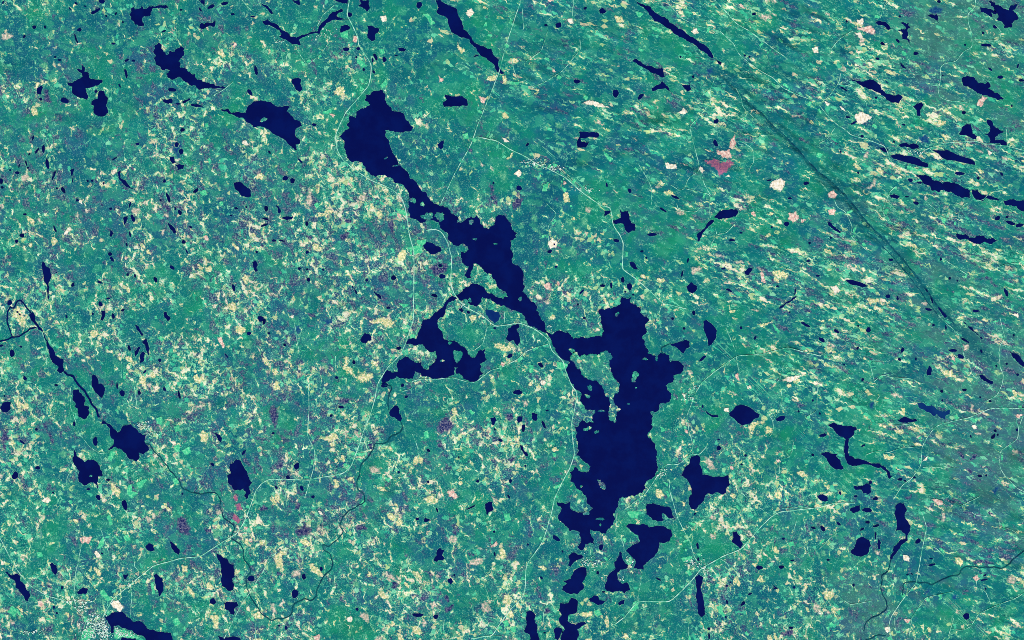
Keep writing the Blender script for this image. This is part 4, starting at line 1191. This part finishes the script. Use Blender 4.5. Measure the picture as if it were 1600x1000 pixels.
# ---------------------------------------------------------------- lakes and ponds
lake_objs = []
small = []
n_ponds = 0
WATER_Z = 0.04
for li, (lab, poly, kd) in enumerate(lakes):
    ar = abs(area(poly))
    r = random.Random(li)
    if area(poly) < 0:
        poly = poly[::-1]
    ragged = .22 if (lab and any(q in lab for q in ('ragged', 'claw', 'jagged', 'spiky', 'bristly', 'many-armed', 'arrowhead', 'star'))) else .13
    if lab and 'smooth' in lab:
        ragged = .05
    rp = rough(poly, ragged, 0.17 if ar > 3 else .15, r)
    c = centroid(poly)
    is_lake = ar > .9
    if not is_lake:
        n_ponds += 1
        if n_ponds > 298:
            small.append(rp)
            continue
    v, f = slab(rp, WATER_Z, -.35)
    me = mesh_from('lake' if is_lake else 'pond', v, f, (c[0], c[1], 0))
    hazy = lab and lab.startswith('hazy')
    o = link('lake' if is_lake else 'pond', me, M_HAZY if hazy else (M_WATER if ar > .5 else M_POND), loc=(c[0], c[1], 0),
             kind='thing', cat='lake' if is_lake else 'pond', group='lakes' if is_lake else 'small ponds in the forest')
    lake_objs.append((o, rp, ar))
    if lab:
        o['label'] = lab
    else:
        size = 'tiny' if ar < .12 else 'small' if ar < .35 else 'mid-sized' if ar < .9 else 'fairly large'
        LBL.add(o, f"{size} {shape_words(poly)} {'lake' if is_lake else 'pond'}", c)
    # shore: a rim of reeds and beach just above the ground
    sp = grow(rp, .10 if ar > .4 else .07)
    v, f = slab(sp, .025, -.3)
    ms = mesh_from('shoreline', v, f, (c[0], c[1], 0))
    set_attrs(ms, np.array(v), shore=1.0)
    link('shoreline', ms, M_LAND, parent=o, loc=(c[0], c[1], 0))
if small:
    V, F = [], []
    for rp in small:
        v, f = slab(rp, WATER_Z, -.35)
        F += [tuple(i + len(V) for i in t) for t in f]
        V += v
    link('forest_pools', mesh_from('forest_pools', V, F), M_POND, kind='stuff', label='scattered tiny dark pools among the forest', cat='pools')

for k, poly in enumerate(SRC['I']):
    c = centroid(poly)
    host = next((o for o, rp, ar in lake_objs if ar > .9 and inside(c, rp)), None)
    if host is None:
        continue
    rp = rough(poly, .27, .16, random.Random(k + 900))
    rp = grow(rp, .02)
    step = .5
    v, f = slab(rp, .07, -.2)
    # raise the middle of the island
    mi = mesh_from('island', v, f, (c[0], c[1], 0))
    set_attrs(mi, np.array(v), shore=.12)
    link('island', mi, M_LAND, parent=host, loc=(c[0], c[1], 0))


# ---------------------------------------------------------------- strips: rivers and roads
def strip(line, width, lift, wob, r, dip=False):
    pts = [line[0]]
    for a, b in zip(line, line[1:]):
        d = math.hypot(b[0] - a[0], b[1] - a[1])
        n = max(1, int(d / .3))
        for i in range(1, n + 1):
            t = i / n
            pts.append((a[0] + (b[0] - a[0]) * t, a[1] + (b[1] - a[1]) * t))
    # round the corners
    for _ in range(2):
        pts = [pts[0]] + [((pts[i - 1][0] + 2 * pts[i][0] + pts[i + 1][0]) / 4, (pts[i - 1][1] + 2 * pts[i][1] + pts[i + 1][1]) / 4) for i in range(1, len(pts) - 1)] + [pts[-1]]
    L, R = [], []
    ph = r.random() * 6
    for i, p in enumerate(pts):
        a, b = pts[max(i - 1, 0)], pts[min(i + 1, len(pts) - 1)]
        dx, dy = b[0] - a[0], b[1] - a[1]
        d = math.hypot(dx, dy) or 1
        nx, ny = -dy / d, dx / d
        o = wob * (math.sin(i * .55 + ph) + .6 * math.sin(i * 1.27 + 2 * ph)) + (r.random() - .5) * wob
        wd = width * (.75 + .5 * r.random()) / 2
        L.append((p[0] + nx * (wd + o), p[1] + ny * (wd + o)))
        R.append((p[0] - nx * (wd - o), p[1] - ny * (wd - o)))
    V = np.array(L + R)
    Z = np.maximum(ground_z(V[:, 0], V[:, 1]), 0)
    m = len(L)
    zz = np.maximum(Z[:m], Z[m:])
    verts = []
    for s in (0, 1):
        for q in range(m):
            verts.append((V[q + s * m][0], V[q + s * m][1], zz[q] + lift))
    for s in (0, 1):
        for q in range(m):
            verts.append((V[q + s * m][0], V[q + s * m][1], zz[q] - .25))
    faces = []
    for q in range(m - 1):
        faces.append((q + m, q + m + 1, q + 1, q))
        faces.append((q, q + 1, q + 1 + 2 * m, q + 2 * m))
        faces.append((q + 1 + m, q + m, q + 3 * m, q + 1 + 3 * m))
    return verts, faces


for k, line in enumerate(SRC['V']):
    v, f = strip(line, 0.17 if k > 3 else .2 if k != 3 else .3, 0.046, .06, random.Random(k))
    c = line[len(line) // 2]
    o = link('river', mesh_from('river', v, f, (c[0], c[1], 0)), M_RIVER if k > 3 else M_WATER, loc=(c[0], c[1], 0), kind='structure', cat='river')
    LBL.add(o, 'thin winding dark river', c)
M_RAV = flat_material('ravine_shade', '073e58', '11606a', 1.3)  # dark strips along the fault, painting the ravine's shadow line


def shifted(line, d):
    out = []
    for i, p in enumerate(line):
        a, b = line[max(i - 1, 0)], line[min(i + 1, len(line) - 1)]
        dx, dy = b[0] - a[0], b[1] - a[1]
        l = math.hypot(dx, dy)
        out.append((p[0] - dy / l * d, p[1] + dx / l * d))
    return out


for k, (a_, b_, off_, wd, nm) in enumerate(((2, 11, 0, .2, 'painted dark shade line in the upper fault valley'), (10, 20, .1, .24, 'painted dark shade line in the lower fault valley'),
                                            (12, 19, -.8, .12, 'faint painted shade line on the lower side of the fault valley'))):
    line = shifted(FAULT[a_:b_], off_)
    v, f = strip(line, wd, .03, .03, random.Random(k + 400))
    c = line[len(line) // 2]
    link('shade_strip', mesh_from('shade_strip', v, f, (c[0], c[1], 0)), M_RAV, loc=(c[0], c[1], 0), kind='structure', cat='shade_strip', label=nm)
for k, line in enumerate(SRC['R']):
    ln = sum(math.hypot(b[0] - a[0], b[1] - a[1]) for a, b in zip(line, line[1:]))
    main_ = ln > 38
    wd, mt, nm = (.12, M_MAIN, 'pale main road') if main_ else ((.10, M_ROAD, 'pale green road') if ln > 14 else (.085, M_TRACK, 'short pale forest track'))
    v, f = strip(line, wd, .052 + .0015 * (k % 9), .012, random.Random(k + 50))
    c = line[len(line) // 2]
    o = link('road', mesh_from('road', v, f, (c[0], c[1], 0)), mt, loc=(c[0], c[1], 0), kind='structure', cat='road')
    LBL.add(o, nm, c)

# ---------------------------------------------------------------- fields, clearings, bogs traced one by one
PNAME = {'W': ('clearing', 'white bare clearing'), 'P': ('clearing', 'pink bare clearing'), 'M': ('peat_cutting', 'magenta peat ground'),
         'F': ('meadow', 'bright green meadow'), 'Y': ('mire', 'cream yellow mire'), 'T': ('heath', 'tan heath patch'),
         'D': ('bog', 'dark purple bog'), 'B': ('fen', 'hazy blue fen')}
LIFT = {'M': .036, 'W': .042, 'P': .040, 'F': .034, 'Y': .030, 'T': .026, 'D': .022, 'B': .018, 'C': .020}
for kd, polys in PATCH.items():
    for k, poly in enumerate(polys):
        r = random.Random(k * 31 + ord(kd))
        if area(poly) < 0:
            poly = poly[::-1]
        rp = rough(grow(poly, .16), .16 if kd in 'YTD' else .09, .3, r)
        got = drape(rp, LIFT[kd] + .0004 * (k % 8), .22)
        if not got:
            continue
        verts, faces, edge = got
        c = centroid(poly)
        me = mesh_from(PNAME[kd][0], verts, faces, (c[0], c[1], 0))
        me.polygons.foreach_set('use_smooth', np.ones(len(me.polygons), bool))
        set_attrs(me, verts, edge=edge)
        o = link(PNAME[kd][0], me, M_PATCH[kd], loc=(c[0], c[1], 0), kind='thing', cat=PNAME[kd][0].replace('_', ' '), group=PNAME[kd][1] + 's')
        ar = abs(area(poly))
        LBL.add(o, f"{'small ' if ar < .7 else 'large ' if ar > 3 else ''}{PNAME[kd][1]}", c)

# ---------------------------------------------------------------- smaller plots: clear-cuts and mires as pieces of the ground
plots = []
tries = 0
while len(plots) < 900 and tries < 20000:
    tries += 1
    x, y = random.uniform(-82, 82), random.uniform(-52, 52)
    i, j = np.searchsorted(GX, x), np.searchsorted(GY, y)
    if near[j, i] > 0:
        continue
    cv = cover(np.array([x]), np.array([y]))
    hv, bv = float(cv['heath'][0]), float(cv['bog'][0])
    ev = float(east(np.array([x]), np.array([y]))[0])
    q = random.random()
    kd = 'C' if q < .30 else ('Y' if q < .62 else 'T' if q < .80 else 'D' if q < .86 else 'F' if q < .92 else 'W' if q < .94 else 'P')
    if kd in 'YTWP' and random.random() > (hv - .25) * 1.8:
        continue
    if kd == 'D' and random.random() > (bv - .25) * 2:
        continue
    s = random.uniform(.22, .5) if kd in 'WPF' else random.uniform(.3, .85) * (1.25 if random.random() < .1 else 1)
    asp = random.uniform(.22, .5) if random.random() < .45 + .35 * ev else random.uniform(.5, .95)
    ang = (22 if ev > .5 else 60) + random.uniform(-22, 22)
    if kd in 'CF':
        # angular felled plot
        a = math.radians(-ang)
        hw, hh = s, s * asp
        cor = [(-hw, -hh), (hw * random.uniform(.6, 1.1), -hh), (hw, hh * random.uniform(.5, 1.2)), (-hw * random.uniform(.6, 1.1), hh)]
        poly = [(x + p[0] * math.cos(a) - p[1] * math.sin(a), y + p[0] * math.sin(a) + p[1] * math.cos(a)) for p in cor]
        amp = .07
    else:
        poly = ellipse(x, y, s, s * asp, -ang, 9, .28, random)
        amp = .17
    plots.append((s * s * asp, kd, poly, amp))
for line in SRC['R']:
    for a, b in zip(line, line[1:]):
        d = math.hypot(b[0] - a[0], b[1] - a[1])
        for _ in range(int(d * .16 + random.random())):
            t = random.random()
            side = random.choice((-1, 1)) * random.uniform(.12, .7)
            ux_, uy_ = (b[0] - a[0]) / (d or 1), (b[1] - a[1]) / (d or 1)
            x, y = a[0] + ux_ * d * t - uy_ * side, a[1] + uy_ * d * t + ux_ * side
            i, j = np.searchsorted(GX, x), np.searchsorted(GY, y)
            if near[j, i] > 0:
                continue
            hw, hh = random.uniform(.15, .5), random.uniform(.07, .2)
            if random.random() < .4:
                ux_, uy_ = -uy_, ux_
            cor = [(-hw, -hh), (hw * random.uniform(.7, 1.1), -hh), (hw, hh * random.uniform(.4, 1.2)), (-hw * random.uniform(.6, 1.1), hh)]
            plots.append((hw * hh, 'F' if random.random() < .75 else 'C', [(x + p[0] * ux_ - p[1] * uy_, y + p[0] * uy_ + p[1] * ux_) for p in cor], .05))
plots.sort(key=lambda q: -q[0])
RN = {'F': 'field', 'C': 'felled_plot', 'Y': 'mire_patch', 'T': 'heath_patch', 'D': 'bog_patch', 'W': 'bare_patch', 'P': 'bare_patch'}
keys = list(M_PATCH)
SV, SF, SE, SM = [], [], [], []
for n, (a_, kd, poly, amp) in enumerate(plots):
    if area(poly) < 0:
        poly = poly[::-1]
    rp = rough(grow(poly, .12), amp, .4, random.Random(n))
    got = drape(rp, LIFT[kd] - .012 + .0006 * (n % 14), .3)
    if not got:
        continue
    verts, faces, edge = got
    if n < 300:
        c = centroid(poly)
        me = mesh_from(RN[kd], verts, faces, (c[0], c[1], 0))
        set_attrs(me, verts, edge=edge)
        link(RN[kd], me, M_PATCH[kd], parent=ground, loc=(c[0], c[1], 0))
    else:
        b0 = sum(len(q) for q in SV)
        SV.append(verts)
        SF += [tuple(i + b0 for i in t) for t in faces]
        SE.append(edge)
        SM += [keys.index(kd)] * len(faces)
SV = np.concatenate(SV)
me = mesh_from('forest_openings', SV, SF)
set_attrs(me, SV, edge=np.concatenate(SE))
fo = link('forest_openings', me, [M_PATCH[q] for q in keys], parent=ground, kind='stuff')
me.polygons.foreach_set('material_index', np.array(SM, dtype=np.int32))

# ---------------------------------------------------------------- town and villages
VILL = [('town', 'white built-up town beside the sweeping dark lake', 'town', [(152, 975, 24, 15, 200), (140, 990, 16, 10, 90), (128, 948, 12, 8, 40), (162, 985, 8, 16, 150), (188, 990, 16, 9, 90), (205, 990, 22, 8, 60), (115, 940, 10, 3, 30), (50, 988, 18, 4, 30)]),
        ('village', 'speckled village right of the blot-like dark lake', 'village', [(222, 665, 16, 9, 70), (235, 678, 14, 6, 40)]),
        ('village', 'white-dotted village along the bend of a pale road above the central clearings', 'village', [(835, 255, 22, 7, 60), (865, 262, 12, 5, 40), (912, 296, 14, 7, 50)]),
        ('village', 'crossroads village above the narrow upright lake', 'village', [(1085, 880, 14, 9, 60), (1102, 892, 8, 8, 30)]),
        ('village', 'looped village roads and houses near the mitten-shaped lake', 'village', [(922, 880, 15, 10, 60)]),
        ('village', 'green-and-white village strip above the smooth long lake', 'village', [(1430, 237, 26, 6, 60)]),
        ('village', 'pale village on the isthmus left of the anvil-shaped lake', 'village', [(983, 876, 8, 9, 45), (972, 905, 4, 6, 10)]),
        ('village', 'roadside village at the right foot of the long ragged lake', 'village', [(1032, 742, 8, 6, 35), (1036, 735, 5, 5, 12)]),
        ('village', 'pale scattered village at the narrows of the long ragged lake', 'village', [(862, 522, 7, 7, 26), (722, 475, 7, 5, 22), (857, 509, 5, 3, 8)]),
        ('village', 'dotted hamlet below the heart-like lake beside the main road', 'village', [(1075, 622, 12, 8, 30), (1086, 605, 8, 6, 14)]),
        ('village', 'scattered farms left of the curved river-like lake', 'village', [(505, 52, 18, 9, 36), (438, 62, 14, 8, 26)]),
        ]


def box(verts, faces, x, y, z, w_, d_, h, a):
    b = len(verts)
    ca, sa = math.cos(a), math.sin(a)
    pts = [(-w_, -d_), (w_, -d_), (w_, d_), (-w_, d_)]
    for zz in (z - .05, z + h):
        for px, py in pts:
            verts.append((x + px * ca - py * sa, y + px * sa + py * ca, zz))
    # pitched roof ridge
    verts.append((x - w_ * ca, y - w_ * sa, z + h * 1.6))
    verts.append((x + w_ * ca, y + w_ * sa, z + h * 1.6))
    for q in ((0, 1, 5, 4), (2, 3, 7, 6), (1, 2, 6, 9, 5), (3, 0, 4, 8, 7), (4, 5, 9, 8), (6, 7, 8, 9)):
        faces.append(tuple(b + i for i in q))


for nm, lab, cat, spots in VILL:
    verts, faces = [], []
    for (px, py, rx, ry, n) in spots:
        for _ in range(n):
            u, v = random.gauss(0, .55), random.gauss(0, .55)
            x, y = to_world(px + u * rx, py + v * ry)
            i, j = np.searchsorted(GX, x), np.searchsorted(GY, y)
            if MASK[min(j, len(GY) - 1), min(i, len(GX) - 1)] > 0 or MASK[j - 1, i - 1] > 0:
                continue
            z = float(ground_z(np.array([x]), np.array([y]))[0])
            big_ = random.random() < (.22 if nm == 'town' else .08)
            s = random.uniform(.08, .15) if big_ else random.uniform(.045, .08)
            box(verts, faces, x, y, max(z, 0) + .03, s, s * random.uniform(.5, .9), .05, random.uniform(0, 3.1))
    c = to_world(spots[0][0], spots[0][1])
    e = bpy.data.objects.new(nm, None)
    COL.objects.link(e)
    e.location = (c[0], c[1], 0)
    e['label'], e['category'], e['kind'], e['group'] = lab, cat, 'thing', 'settlements'
    b = link('buildings', mesh_from('buildings', verts, faces, (c[0], c[1], 0)), M_ROOF, parent=e, loc=(c[0], c[1], 0), kind='stuff')

LBL.finish()
print('lakes+ponds', len(lake_objs), 'pools', len(small), 'plots', len(plots), 'roads', len(SRC['R']))
